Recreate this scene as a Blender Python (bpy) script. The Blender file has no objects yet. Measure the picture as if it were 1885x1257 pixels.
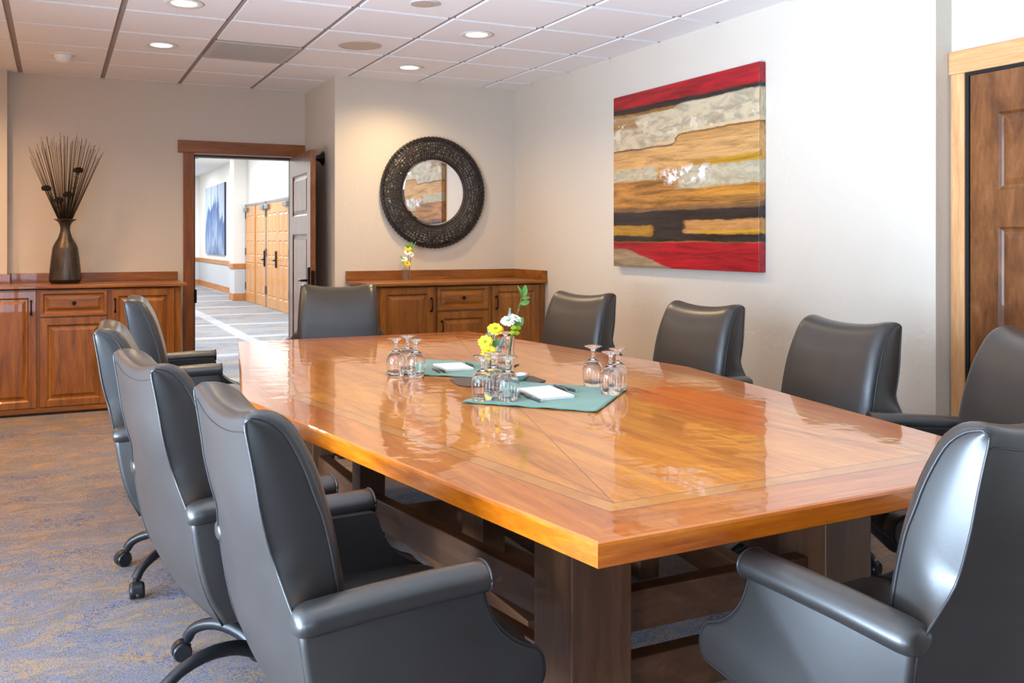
import bpy, math, random
from mathutils import Vector, Matrix
R = math.radians
sin, cos, pi = math.sin, math.cos, math.pi
S = bpy.context.scene
COL = S.collection
S.view_settings.view_transform = 'Standard'
S.view_settings.look = 'None'
S.view_settings.gamma = 1
S.view_settings.use_curve_mapping = False
S.view_settings.exposure = -0.98

# ------------------------------------------------------------------ mesh kit
def srgb(r, g, b):
    f = lambda c: ((c / 255 + .055) / 1.055) ** 2.4 if c > 10 else c / 255 / 12.92
    return (f(r), f(g), f(b), 1)

class MB:
    def __init__(s): s.v = []; s.f = []; s.m = []; s.uv = []
    def add(s, vs, fs, m=0):
        o = len(s.v); s.v += [tuple(v) for v in vs]
        for f in fs: s.f.append([o + i for i in f]); s.m.append(m)
        return s
    def box(s, x0, x1, y0, y1, z0, z1, m=0):
        return s.add([(x0,y0,z0),(x1,y0,z0),(x1,y1,z0),(x0,y1,z0),(x0,y0,z1),(x1,y0,z1),(x1,y1,z1),(x0,y1,z1)],
                     [(0,3,2,1),(4,5,6,7),(0,1,5,4),(1,2,6,5),(2,3,7,6),(3,0,4,7)], m)
    def loft(s, rings, m=0, caps=True, closed=True):
        n = len(rings[0]); o = len(s.v)
        for r in rings: s.v += [tuple(p) for p in r]
        for i in range(len(rings) - 1):
            for j in range(n if closed else n - 1):
                a = o + i*n + j; b = o + i*n + (j+1) % n
                s.f.append([a, b, b + n, a + n]); s.m.append(m)
        if caps:
            s.f.append([o + j for j in range(n)][::-1]); s.m.append(m)
            s.f.append([o + (len(rings)-1)*n + j for j in range(n)]); s.m.append(m)
        return s
    def tube(s, path, r, seg=8, m=0, caps=True, up=None):
        path = [Vector(p) for p in path]; n = len(path)
        rr = r if isinstance(r, (list, tuple)) else [r] * n
        rings = []; t0 = (path[1] - path[0]).normalized()
        u = Vector(up) if up else (Vector((0,0,1)) if abs(t0.z) < .9 else Vector((1,0,0)))
        u = (u - t0 * u.dot(t0)).normalized()
        for i, p in enumerate(path):
            t = (path[min(i+1, n-1)] - path[max(i-1, 0)]).normalized()
            u = (u - t * u.dot(t))
            u = u.normalized() if u.length > 1e-6 else t.orthogonal().normalized()
            w = t.cross(u)
            rings.append([p + (u * cos(2*pi*k/seg) + w * sin(2*pi*k/seg)) * rr[i] for k in range(seg)])
        return s.loft(rings, m, caps)
    def lathe(s, prof, seg=24, c=(0,0,0), m=0, caps=False, ax='z'):
        rings = []
        for r, z in prof:
            ring = []
            for k in range(seg):
                a = 2*pi*k/seg; x, y = r*cos(a), r*sin(a)
                p = (x, y, z) if ax == 'z' else ((z, x, y) if ax == 'x' else (y, z, x))
                ring.append((c[0]+p[0], c[1]+p[1], c[2]+p[2]))
            rings.append(ring)
        return s.loft(rings, m, caps)
    def prism(s, poly, ax, a, b, m=0):
        # poly in the two other axes order (x: y,z) (y: x,z) (z: x,y)
        def P(p, t): return (t, p[0], p[1]) if ax == 'x' else ((p[0], t, p[1]) if ax == 'y' else (p[0], p[1], t))
        return s.loft([[P(p, a) for p in poly], [P(p, b) for p in poly]], m)
    def ball(s, c, r, seg=10, m=0):
        rx, ry, rz = r if isinstance(r, (tuple, list)) else (r, r, r)
        rings = []
        for i in range(seg//2 + 1):
            t = -pi/2 + pi * i / (seg//2); k = max(cos(t), .02)
            rings.append([(c[0]+rx*k*cos(2*pi*j/seg), c[1]+ry*k*sin(2*pi*j/seg), c[2]+rz*sin(t)) for j in range(seg)])
        return s.loft(rings, m)
    def xf(s, M):
        s.v = [tuple(M @ Vector(v)) for v in s.v]; return s
    def build(s, name, mats, parent=None, smooth=None, bevel=0, bseg=2, loc=None, rot=None, fix=True, sub=0):
        me = bpy.data.meshes.new(name)
        me.from_pydata(s.v, [], s.f)
        if not isinstance(mats, (list, tuple)): mats = [mats]
        for mt in mats: me.materials.append(mt)
        if len(mats) > 1: me.polygons.foreach_set('material_index', s.m)
        if fix:
            import bmesh
            bm = bmesh.new(); bm.from_mesh(me); bmesh.ops.recalc_face_normals(bm, faces=bm.faces); bm.to_mesh(me); bm.free()
        if smooth is not None:
            me.polygons.foreach_set('use_smooth', [True]*len(me.polygons))
            if smooth < 180: me.set_sharp_from_angle(angle=R(smooth))
        me.update()
        o = bpy.data.objects.new(name, me); COL.objects.link(o)
        if parent: o.parent = parent
        if loc: o.location = loc
        if rot: o.rotation_euler = rot
        if bevel:
            b = o.modifiers.new('bevel', 'BEVEL'); b.width = bevel; b.segments = bseg; b.limit_method = 'ANGLE'; b.angle_limit = R(40)
            b.harden_normals = False
            if smooth is None:
                me.polygons.foreach_set('use_smooth', [False]*len(me.polygons))
        if sub:
            q = o.modifiers.new('sub', 'SUBSURF'); q.levels = sub; q.render_levels = sub
        return o

def empty(name, loc=(0,0,0), rz=0):
    o = bpy.data.objects.new(name, None); COL.objects.link(o)
    o.location = loc; o.rotation_euler = (0, 0, rz); o.empty_display_size = .1
    return o
def tag(o, label, cat, group=None):
    o['label'] = label; o['category'] = cat
    if group: o['group'] = group
    return o
def struct(o, label=None):
    o['kind'] = 'structure'
    if label: o['label'] = label
    return o
def copy_tree(o, parent=None):
    c = o.copy(); COL.objects.link(c)
    if parent: c.parent = parent
    for ch in list(o.children): copy_tree(ch, c)
    return c
def catmull(pts, n):
    pts = [Vector(p) for p in pts]; out = []; L = len(pts) - 1
    for i in range(n):
        t = i * L / (n - 1); k = min(int(t), L - 1); t -= k
        p0 = pts[max(k-1,0)]; p1 = pts[k]; p2 = pts[k+1]; p3 = pts[min(k+2, L)]
        out.append(.5*((2*p1)+(p2-p0)*t+(2*p0-5*p1+4*p2-p3)*t*t+(3*p1-p0-3*p2+p3)*t*t*t))
    return out

# ------------------------------------------------------------------ materials
class NT:
    def __init__(s, name):
        s.mat = bpy.data.materials.new(name); s.mat.use_nodes = True
        s.t = s.mat.node_tree; s.t.nodes.clear()
        s.out = s.n('ShaderNodeOutputMaterial')
    def n(s, typ, inp=None, **kw):
        nd = s.t.nodes.new(typ)
        for k, v in kw.items(): setattr(nd, k, v)
        for k, v in (inp or {}).items():
            if isinstance(v, bpy.types.NodeSocket): s.t.links.new(v, nd.inputs[k])
            else: nd.inputs[k].default_value = v
        return nd
    def coord(s, kind='Object', scale=(1,1,1), rot=(0,0,0), loc=(0,0,0)):
        c = s.n('ShaderNodeTexCoord')
        m = s.n('ShaderNodeMapping', {'Vector': c.outputs[kind], 'Scale': scale, 'Rotation': rot, 'Location': loc})
        return m.outputs[0]
    def noise(s, vec, scale=5, detail=4, rough=.5, dist=0, dim='3D'):
        return s.n('ShaderNodeTexNoise', {'Vector': vec, 'Scale': scale, 'Detail': detail, 'Roughness': rough, 'Distortion': dist}).outputs['Fac']
    def ramp(s, fac, stops, interp='LINEAR'):
        r = s.n('ShaderNodeValToRGB', {'Fac': fac}); cr = r.color_ramp; cr.interpolation = interp
        while len(cr.elements) < len(stops): cr.elements.new(.5)
        for e, (p, c) in zip(cr.elements, stops):
            e.position = p; e.color = c if len(c) == 4 else (*c, 1)
        return r.outputs['Color']
    def mix(s, f, a, b, mode='MIX'):
        m = s.n('ShaderNodeMix', data_type='RGBA', blend_type=mode)
        for i, v in ((0, f), (6, a), (7, b)):
            if isinstance(v, bpy.types.NodeSocket): s.t.links.new(v, m.inputs[i])
            else: m.inputs[i].default_value = v
        return m.outputs[2]
    def math(s, op, a, b=0.0, c=0.0, clamp=False):
        m = s.n('ShaderNodeMath', operation=op, use_clamp=clamp)
        for i, v in enumerate((a, b, c)):
            if isinstance(v, bpy.types.NodeSocket): s.t.links.new(v, m.inputs[i])
            else: m.inputs[i].default_value = v
        return m.outputs[0]
    def bump(s, h, strength=.3, dist=.01):
        return s.n('ShaderNodeBump', {'Height': h, 'Strength': strength, 'Distance': dist}).outputs[0]
    def fin(s, **inp):
        mp = {k.replace('_', ' '): v for k, v in inp.items()}
        b = s.n('ShaderNodeBsdfPrincipled', mp)
        s.t.links.new(b.outputs[0], s.out.inputs[0]); return s.mat

def plain(name, col, rough=.5, metal=0, **k):
    return NT(name).fin(Base_Color=col, Roughness=rough, Metallic=metal, **k)

def wall_mat(name, col, bs=.35):
    n = NT(name); v = n.coord()
    a = n.noise(v, 9, 4, .55, .6); b = n.noise(v, 45, 3, .5)
    pl = n.ramp(a, [(.50, (0,0,0)), (.56, (1,1,1))])
    h = n.math('ADD', n.math('MULTIPLY', pl, .8), n.math('MULTIPLY', b, .25))
    return n.fin(Base_Color=col, Roughness=.6, Normal=n.bump(h, bs, .004))

def wood(name, c1, c2, c3, scale=(1,1,1), rot=(0,0,0), rough=.35, coat=0.0, fine=1.0, big=1.0, kind='Object', bump=.0, ripple=0):
    n = NT(name); v = n.coord(kind, scale, rot)
    a = n.noise(v, 2.2*big, 5, .55, 1.2)
    w = n.noise(v, 14*fine, 6, .65, .4)
    k = n.noise(v, 60*fine, 3, .6)
    f = n.math('ADD', n.math('MULTIPLY', a, .55), n.math('ADD', n.math('MULTIPLY', w, .35), n.math('MULTIPLY', k, .10)))
    col = n.ramp(f, [(.32, c1), (.5, c2), (.68, c3)])
    kw = dict(Base_Color=col, Roughness=rough)
    if coat: kw.update(Coat_Weight=coat, Coat_Roughness=.02)
    if ripple:
        vv = n.coord(kind); rp = n.noise(vv, 11, 2, .5, .3)
        kw['Coat_Normal'] = n.bump(rp, ripple, .01)
    if bump: kw['Normal'] = n.bump(w, bump, .003)
    return n.fin(**kw)

W = {}
W['wall'] = wall_mat('cream_paint', srgb(210, 199, 184), .22)
W['dark_unseen'] = plain('unseen_dark_wall', srgb(74, 56, 44), .6)  # unseen front wall, toned dark so the chairs facing it stay dark
W['hallwall'] = wall_mat('white_paint', srgb(236, 234, 230), .1)
W['hallgrey'] = wall_mat('light_grey_paint', srgb(196, 199, 204), .1)
G1 = (7, 7, .5); 
cab = (srgb(88, 47, 6), srgb(136, 79, 15), srgb(168, 106, 32))
W['cab_v'] = wood('cherry_upright_grain', *cab, scale=(6, 6, .55), rough=.33, coat=.25)
W['cab_h'] = wood('cherry_level_grain', *cab, scale=(.55, 6, 6), rough=.33, coat=.25)
W['trim_v'] = wood('casing_upright_grain', srgb(96, 50, 12), srgb(138, 78, 26), srgb(168, 104, 42), scale=(6, 6, .5), rough=.4, coat=.15)
W['trim_h'] = wood('casing_level_grain', srgb(96, 50, 12), srgb(138, 78, 26), srgb(168, 104, 42), scale=(.5, 6, 6), rough=.4, coat=.15)
W['ltrim_v'] = wood('light_casing_upright', srgb(176, 116, 66), srgb(206, 150, 98), srgb(226, 176, 126), scale=(6, 6, .5), rough=.45)
W['ltrim_h'] = wood('light_casing_level', srgb(176, 116, 66), srgb(206, 150, 98), srgb(226, 176, 126), scale=(6, .5, 6), rough=.45)
W['door_v'] = wood('door_wood', srgb(70, 38, 16), srgb(112, 66, 32), srgb(140, 90, 50), scale=(4, 4, 1.1), rough=.32, coat=.3, big=1.4)
W['hdoor'] = wood('honey_oak', srgb(176, 116, 56), srgb(200, 140, 78), srgb(216, 158, 96), scale=(5, 5, .5), rough=.35, coat=.2)
W['hrail'] = wood('honey_rail', srgb(160, 100, 50), srgb(188, 124, 68), srgb(206, 146, 88), scale=(5, .5, 5), rough=.4)
tt = (srgb(150, 72, 4), srgb(210, 120, 14), srgb(234, 154, 40))
kw = dict(rough=.3, coat=1.0, ripple=.11)
W['top_y'] = wood('tabletop_long_grain', srgb(146, 66, 4), srgb(194, 100, 12), srgb(218, 132, 32), scale=(7, .6, 7), **kw)
W['top_x'] = wood('tabletop_cross_grain', srgb(138, 58, 4), srgb(186, 92, 12), srgb(212, 124, 28), scale=(.6, 7, 7), **kw)
W['top_band'] = wood('tabletop_inlay_band', srgb(176, 100, 26), srgb(196, 120, 40), srgb(210, 138, 60), scale=(2, 2, 2), **kw)
W['top_a'] = wood('tabletop_field_end', *tt, scale=(5, .55, 5), rot=(0,0,R(8)), **kw)
W['top_b'] = wood('tabletop_field_left', *tt, scale=(5, .55, 5), rot=(0,0,R(-33)), **kw)
W['top_c'] = wood('tabletop_field_right', *tt, scale=(5, .55, 5), rot=(0,0,R(33)), **kw)
W['line'] = plain('dark_inlay_line', srgb(110, 60, 20), .3, Coat_Weight=1.0, Coat_Roughness=.03)
W['base'] = wood('table_base_wood', srgb(64, 38, 22), srgb(92, 58, 36), srgb(114, 76, 50), scale=(6, 6, .5), rough=.4, coat=.2)
W['base_h'] = wood('table_rail_wood', srgb(64, 38, 22), srgb(92, 58, 36), srgb(114, 76, 50), scale=(3, .5, 6), rough=.4, coat=.2)

def leather():
    n = NT('grey_leather'); v = n.coord()
    vo = n.n('ShaderNodeTexVoronoi', {'Vector': v, 'Scale': 420.0}).outputs['Distance']
    big = n.noise(v, 6, 3, .5)
    h = n.math('ADD', n.math('MULTIPLY', vo, .25), n.math('MULTIPLY', big, 3.0))
    col = n.ramp(big, [(.3, srgb(34, 31, 29)), (.7, srgb(43, 39, 37))])
    return n.fin(Base_Color=col, Roughness=.42, Normal=n.bump(h, .12, .002), Coat_Weight=.45, Coat_Roughness=.3, Specular_IOR_Level=.6)
W['leather'] = leather()
W['pipe'] = plain('leather_piping', srgb(48, 46, 46), .35)
W['plastic'] = plain('black_plastic', srgb(26, 26, 29), .38)
W['blackmetal'] = plain('black_painted_metal', srgb(24, 24, 27), .3, .3)
W['bronze'] = plain('dark_bronze', srgb(34, 27, 24), .35, .7)
W['dark'] = plain('dark_gap', srgb(18, 14, 12), .8)
W['steel'] = plain('grey_steel', srgb(130, 132, 136), .4, .5)
W['white'] = plain('white_plastic', srgb(236, 234, 230), .45)
W['silver'] = plain('brushed_silver', srgb(200, 203, 205), .22, .9)
W['paper'] = plain('white_paper', srgb(244, 243, 240), .7)
W['mirror'] = plain('mirror_silver', (.93, .93, .92, 1), .0, 1)
W['wicker'] = plain('dark_wicker', srgb(42, 33, 30), .42)
W['glass'] = plain('clear_glass', (1, 1, 1, 1), 0, 0, Transmission_Weight=1.0, IOR=1.45)
n = NT('window_glass'); tr = n.n('ShaderNodeBsdfTransparent', {'Color': (.96, .98, 1, 1)}); gl = n.n('ShaderNodeBsdfGlossy', {'Roughness': .02})
mx = n.n('ShaderNodeMixShader', {0: .06, 1: tr.outputs[0], 2: gl.outputs[0]}); n.t.links.new(mx.outputs[0], n.out.inputs[0]); W['pane'] = n.mat

def cloth(name, col):
    n = NT(name); v = n.coord(scale=(1, 1, 1), rot=(0,0,R(45)))
    w1 = n.n('ShaderNodeTexWave', {'Vector': v, 'Scale': 160.0}, wave_type='BANDS', bands_direction='X').outputs['Fac']
    b = n.noise(v, 6, 3)
    c2 = tuple(c*.82 for c in col[:3]) + (1,)
    return n.fin(Base_Color=n.mix(b, col, c2), Roughness=.85, Normal=n.bump(w1, .1, .001), Sheen_Weight=.3)
W['napkin'] = cloth('green_linen', srgb(84, 134, 114))

def ceil_tile():
    n = NT('acoustic_tile'); v = n.coord()
    f = n.noise(v, 140, 3, .6)
    return n.fin(Base_Color=n.ramp(f, [(.3, srgb(238, 237, 237)), (.6, srgb(250, 249, 249))]), Roughness=.8, Normal=n.bump(f, .25, .002))
W['tile'] = ceil_tile()
W['grid'] = plain('ceiling_grid', srgb(160, 148, 140), .6)

def carpet(name, cols, blot, sc=1.0, stripe=0):
    n = NT(name); v = n.coord()
    vx = n.coord(scale=(1.0, 4.5, 1)); vy = n.coord(scale=(4.5, 1, 1))
    big = n.noise(n.coord(scale=(1.0, 1.7, 1)), 1.5*sc, 6, .68, .8)
    a = n.noise(vx, 26*sc, 5, .75); b = n.noise(vy, 26*sc, 5, .75)
    fib = n.math('ADD', n.math('MULTIPLY', a, .6), n.math('MULTIPLY', b, .4))
    m = n.math('ADD', big, n.math('MULTIPLY', n.math('SUBTRACT', fib, .5), 1.9))
    base = n.ramp(m, cols)
    d = n.ramp(n.noise(v, 190, 2, .6), [(.34, (.28,.28,.28)), (.62, (1.3,1.3,1.3))])
    col = n.mix(.8, base, d, 'MULTIPLY')
    big2 = n.noise(n.coord(scale=(1.3, 2.6, 1), loc=(7, 3, 0)), 2.3*sc, 6, .7, 1.0)
    mk = n.ramp(n.math('ADD', big2, n.math('MULTIPLY', n.math('SUBTRACT', fib, .5), 2.2)), [(.52, (0,0,0)), (.6, (1,1,1))])
    col = n.mix(mk, col, n.mix(.6, blot, d, 'MULTIPLY'))
    if stripe:

        w = n.n('ShaderNodeTexWave', {'Vector': n.coord(scale=(1,1,1), rot=(0,0,R(0))), 'Scale': .16, 'Distortion': .0}, wave_type='BANDS', bands_direction='Y').outputs['Fac']
        w2 = n.n('ShaderNodeTexWave', {'Vector': n.coord(), 'Scale': .2}, wave_type='BANDS', bands_direction='X').outputs['Fac']
        ww = n.math('MAXIMUM', w, w2)
        col = n.mix(n.ramp(ww, [(.95, (0,0,0)), (.98, (.3,.3,.3))]), col, srgb(206, 208, 216))
    return n.fin(Base_Color=col, Roughness=.95, Normal=n.bump(fib, .5, .006), Sheen_Weight=.1)
W['carpet'] = carpet('woven_carpet', [(.22, srgb(48, 50, 70)), (.38, srgb(90, 92, 114)), (.50, srgb(130, 128, 138)), (.57, srgb(78, 66, 60)), (.64, srgb(118, 110, 108)), (.8, srgb(154, 144, 134))], srgb(158, 122, 76), 1.35)
W['hcarpet'] = carpet('hall_carpet', [(.30, srgb(74, 84, 108)), (.46, srgb(116, 124, 142)), (.56, srgb(142, 144, 150)), (.7, srgb(104, 106, 116))], srgb(146, 132, 104), .6, 1)

def emit(name, col, s):
    n = NT(name); e = n.n('ShaderNodeEmission', {'Color': (*col, 1), 'Strength': s}); n.t.links.new(e.outputs[0], n.out.inputs[0]); return n.mat
W['lamp'] = emit('lamp_lens', (1, .80, .55), 14)

def painting_mat():
    n = NT('striped_oil_paint')
    tc = n.n('ShaderNodeTexCoord').outputs['Generated']
    sp = n.n('ShaderNodeSeparateXYZ', {0: tc})
    # generated y: 0 near camera end, 1 far end ; z: 0 bottom
    h = n.math('SUBTRACT', 1.0, sp.outputs[1]); vz = n.math('SUBTRACT', 1.0, sp.outputs[2])   # h 0 left, v 0 top
    st = n.n('ShaderNodeMapping', {'Vector': tc, 'Scale': (1, 2.2, 5)}).outputs[0]
    st2 = n.n('ShaderNodeMapping', {'Vector': tc, 'Scale': (1, 1.3, 13)}).outputs[0]
    n1 = n.noise(st, 1.6, 5, .6, .5); n2 = n.noise(st2, 2.2, 8, .72, .9); n3 = n.noise(tc, 14, 5, .65)
    w = n.math('ADD', n.math('MULTIPLY', n.math('SUBTRACT', n1, .5), .035), n.math('MULTIPLY', n.math('SUBTRACT', n3, .5), .016))
    def band(v, a, b, e=.006):   # mask a<v<b
        lo = n.math('SMOOTHSTEP', v, a-e, a+e) if False else n.n('ShaderNodeMapRange', {'Value': v, 'From Min': a-e, 'From Max': a+e}, interpolation_type='SMOOTHSTEP').outputs[0]
        hi = n.n('ShaderNodeMapRange', {'Value': v, 'From Min': b-e, 'From Max': b+e, 'To Min': 1.0, 'To Max': 0.0}, interpolation_type='SMOOTHSTEP').outputs[0]
        return n.math('MULTIPLY', lo, hi)
    def shade(c, k=.35, n_=None):
        d = tuple(x*(1-k) for x in c[:3]) + (1,); l = tuple(min(1, x*(1+k)) for x in c[:3]) + (1,)
        return n.ramp(n_ or n2, [(.30, tuple(x*(1-k)*.7 for x in c[:3])+(1,)), (.42, d), (.52, c), (.70, l)])
    v = n.math('ADD', vz, w)
    ochre = shade(srgb(168, 114, 52), .45); beige = n.ramp(n.noise(st, 3.5, 6, .7, .8), [(.34, srgb(160, 138, 106)), (.46, srgb(170, 158, 134)), (.56, srgb(204, 182, 146)), (.68, srgb(190, 182, 164))])
    black = shade(srgb(44, 35, 32), .5); red = shade(srgb(164, 16, 30), .4); brown = shade(srgb(120, 84, 50), .35)
    yellow = shade(srgb(196, 144, 30), .3); grey = n.ramp(n.noise(st, 4.5, 6, .7, 1.0), [(.4, srgb(164, 150, 122)), (.6, srgb(192, 180, 152))])
    white = srgb(228, 226, 226); taupe = shade(srgb(150, 126, 98), .35)
    col = ochre
    def over(mask, c):
        nonlocal col; col = n.mix(mask, col, c)
    def hb(a, b, e=.02, src=None):
        return band(src if src else n.math('ADD', h, n.math('MULTIPLY', n.math('SUBTRACT', n3, .5), .12)), a, b, e)
    M_ = lambda *a: [m for m in a][0] if len(a) == 1 else n.math('MULTIPLY', a[0], M_(*a[1:]))
    over(band(v, .30, .47, .05), shade(srgb(200, 152, 94), .3))
    # upper beige cloud: boundary depends on h
    hstep = n.n('ShaderNodeMapRange', {'Value': n.math('ADD', h, n.math('MULTIPLY', n.math('SUBTRACT', n1, .5), .25)), 'From Min': .44, 'From Max': .56, 'To Min': .035, 'To Max': -.012}, interpolation_type='SMOOTHSTEP').outputs[0]
    vc = n.math('SUBTRACT', v, hstep)
    over(band(vc, .10, .297, .004), brown); over(band(vc, .10, .288, .004), beige)
    over(M_(band(vc, .27, .285, .008), hb(.35, 1.1)), srgb(206, 176, 134))
    over(M_(band(v, .145, .205, .015), hb(-.1, .20, .03)), shade(srgb(160, 122, 78), .3))
    over(M_(band(v, .43, .462, .008), hb(.62, 1.1, .15)), yellow)
    over(M_(band(v, .462, .575, .006), hb(.5, 1.1, .06)), grey)
    over(M_(band(v, .43, .505, .008), hb(-.1, .34, .02)), grey)
    pt = n.ramp(n.noise(n.n('ShaderNodeMapping', {'Vector': tc, 'Scale': (1, 1, 1.0)}).outputs[0], 17, 4, .6), [(.47, (0,0,0)), (.53, (1,1,1))])
    over(M_(band(v, .458, .535, .02), hb(.40, .70, .05), pt), white)
    pt2 = n.ramp(n.noise(tc, 9, 4, .6), [(.56, (0,0,0)), (.6, (1,1,1))])
    over(M_(band(v, .17, .27, .02), pt2), srgb(214, 198, 168))
    over(M_(band(v, .575, .62, .02), hb(.6, 1.1, .1)), shade(srgb(198, 134, 50), .3))
    over(band(v, .66, .69, .012), brown); over(band(v, .683, .855, .006), black)
    over(M_(band(v, .742, .812, .006), hb(.555, 1.1, .015)), shade(srgb(190, 134, 74), .3))
    over(M_(band(v, .795, .812, .006), hb(.62, 1.1, .05)), yellow)
    over(M_(band(v, .765, .825, .006), hb(-.1, .31, .012)), shade(srgb(170, 122, 40), .3))
    over(band(v, .858, 1.1, .006), red)
    # lower left beige wedge
    e2 = n.math('SUBTRACT', v, n.n('ShaderNodeMapRange', {'Value': h, 'From Min': .12, 'From Max': .52, 'To Min': .0, 'To Max': .125}).outputs[0])
    over(M_(band(e2, .895, 1.2, .006), n.n('ShaderNodeMapRange', {'Value': h, 'From Min': .50, 'From Max': .53, 'To Min': 1.0, 'To Max': 0.0}).outputs[0]), taupe)
    over(band(n.math('ADD', v, n.math('MULTIPLY', h, .0)), -.2, .118, .006), black)
    e3 = n.math('SUBTRACT', v, n.n('ShaderNodeMapRange', {'Value': h, 'From Min': .0, 'From Max': 1.0, 'To Min': .0, 'To Max': .012}).outputs[0])
    over(band(e3, -.2, .082, .008), red)
    return n.fin(Base_Color=col, Roughness=.38, Coat_Weight=.2, Coat_Roughness=.15, Normal=n.bump(n.math('ADD', n2, n.math('MULTIPLY', n3, .6)), .3, .004))
W['paint'] = painting_mat()

def mountain_mat():
    n = NT('blue_mountain_print'); tc = n.n('ShaderNodeTexCoord').outputs['Object']
    sp = n.n('ShaderNodeSeparateXYZ', {0: tc})
    a = n.noise(n.n('ShaderNodeMapping', {'Vector': tc, 'Scale': (1, 1.1, .55)}).outputs[0], 1.3, 7, .65, .8)
    ridge = n.math('MULTIPLY', n.math('ABSOLUTE', n.math('SUBTRACT', sp.outputs[1], 25.15)), .38)
    f = n.math('ADD', n.math('MULTIPLY', n.math('SUBTRACT', 2.50, n.math('ADD', sp.outputs[2], ridge)), .62), n.math('MULTIPLY', n.math('SUBTRACT', a, .5), 1.5))
    m = n.ramp(f, [(.0, srgb(196, 210, 228)), (.08, srgb(60, 92, 142)), (.3, srgb(96, 126, 170)), (.62, srgb(176, 194, 216)), (.85, srgb(110, 138, 178)), (1, srgb(70, 102, 150))])
    return n.fin(Base_Color=n.mix(n.math('MULTIPLY', a, .7), m, srgb(44, 78, 134)), Roughness=.6)
W['mount'] = mountain_mat()

# ------------------------------------------------------------------ setting
H = 2.674; X1 = 3.722; YB = 8.243; YM = 7.25; XM = 2.066
XL = -1.5; YF = -1.9; XD = 3.83; YD = 2.943
def bx(name, boxes, mat, label=None, **k):
    m = MB()
    for b in boxes: m.box(*b)
    return struct(m.build(name, mat, **k), label)
bx('floor', [(XL-.1, 4.0, YF-.1, YB+.06, -.1, 0)], W['carpet'], 'woven blue grey and gold carpet')
bx('wall_back', [(XL-.1, 1.07, YB, YB+.12, 0, H), (1.97, 2.2, YB, YB+.12, 0, H), (1.07, 1.97, YB, YB+.12, 2.075, H+.6),
                 (XL-.1, 1.07, YB, YB+.12, H, H+.6), (1.97, 2.2, YB, YB+.12, H, H+.6)], W['wall'])
bx('trim_1', [(XL, -.345, 8.10, YB, 0, H)], W['wall'], 'shallow pilaster at the left end of the back wall')
bx('wall_mirror', [(XM, 3.95, YM, YB+.12, 0, H+.6)], W['wall'], 'wall that carries the round mirror')
bx('wall_right', [(X1, 3.98, YD, YM, 0, H)], W['wall'])
bx('wall_right_recess', [(XD, 3.98, 2.85, YD, 0, H), (XD, 3.98, YF-.1, 1.82, 0, H), (XD, 3.98, 1.82, 2.85, 2.10, H)], W['wall'])
# walls with windows (behind and to the left of the camera)
def wall_with_windows(name, axis, pos, th, a0, a1, wins, z0, z1):
    boxes = []; edges = [a0] + [e for w in wins for e in w] + [a1]
    def B(p, q, zz0, zz1):
        boxes.append((pos-th, pos, p, q, zz0, zz1) if axis == 'x' else (p, q, pos-th, pos, zz0, zz1))
    for i in range(0, len(edges), 2): B(edges[i], edges[i+1], 0, H)
    for w in wins: B(w[0], w[1], 0, z0); B(w[0], w[1], z1, H)
    bx(name, boxes, W['wall'] if axis == 'x' else W['dark_unseen'])
LW = [(-1.2, .0), (.7, 2.8), (3.1, 4.0)]
wall_with_windows('wall_left', 'x', XL, .15, YF-.15, YB, LW, .06, 2.40)
FW = [(-.95, -.25)]
wall_with_windows('wall_front', 'y', YF, .15, XL-.15, 3.98, FW, .06, 2.40)
k = 0
for axis, pos, wins in (('x', XL, LW), ('y', YF, FW)):
    for a, b in wins:
        k += 1; m = MB(); g = MB()
        def B(mm, p, q, z0, z1, t=.05):
            mm.box(*((pos-.10, pos-.10+t, p, q, z0, z1) if axis == 'x' else (p, q, pos-.10, pos-.10+t, z0, z1)))
        B(m, a, b, .06, .12); B(m, a, b, 2.34, 2.40); B(m, a, a+.06, .12, 2.34); B(m, b-.06, b, .12, 2.34); B(m, (a+b)/2-.03, (a+b)/2+.03, .12, 2.34)
        o = struct(m.build('window_%d' % k, W['trim_v']))
        B(g, a+.06, b-.06, .12, 2.34, .006); g.build('pane', W['pane'], o)

# ceiling: tiles with reveals
m = MB(); gx, gy, T, gap = .355, 7.53, .6096, .019
m.box(XL, 4.0, YF, YB, H+.010, H+.05, 1)
ghosts = {(1, 1)}
for i in range(-6, 7):
    for j in range(-3, 18):
        xa, xb = gx+T*i+gap, gx+T*(i+1)-gap; yb, ya = gy-T*j-gap, gy-T*(j+1)+gap
        if (i, j) in ghosts: continue
        lim = X1 if ya > YD-.3 else XD
        xa, xb, ya, yb = max(xa, XL), min(xb, lim), max(ya, YF), min(yb, YB)
        if xb - xa > .03 and yb - ya > .03: m.box(xa, xb, ya, yb, H-.002, H+.012, 0)
struct(m.build('ceiling', [W['tile'], W['grid']]), 'suspended ceiling of square white tiles')
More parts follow.
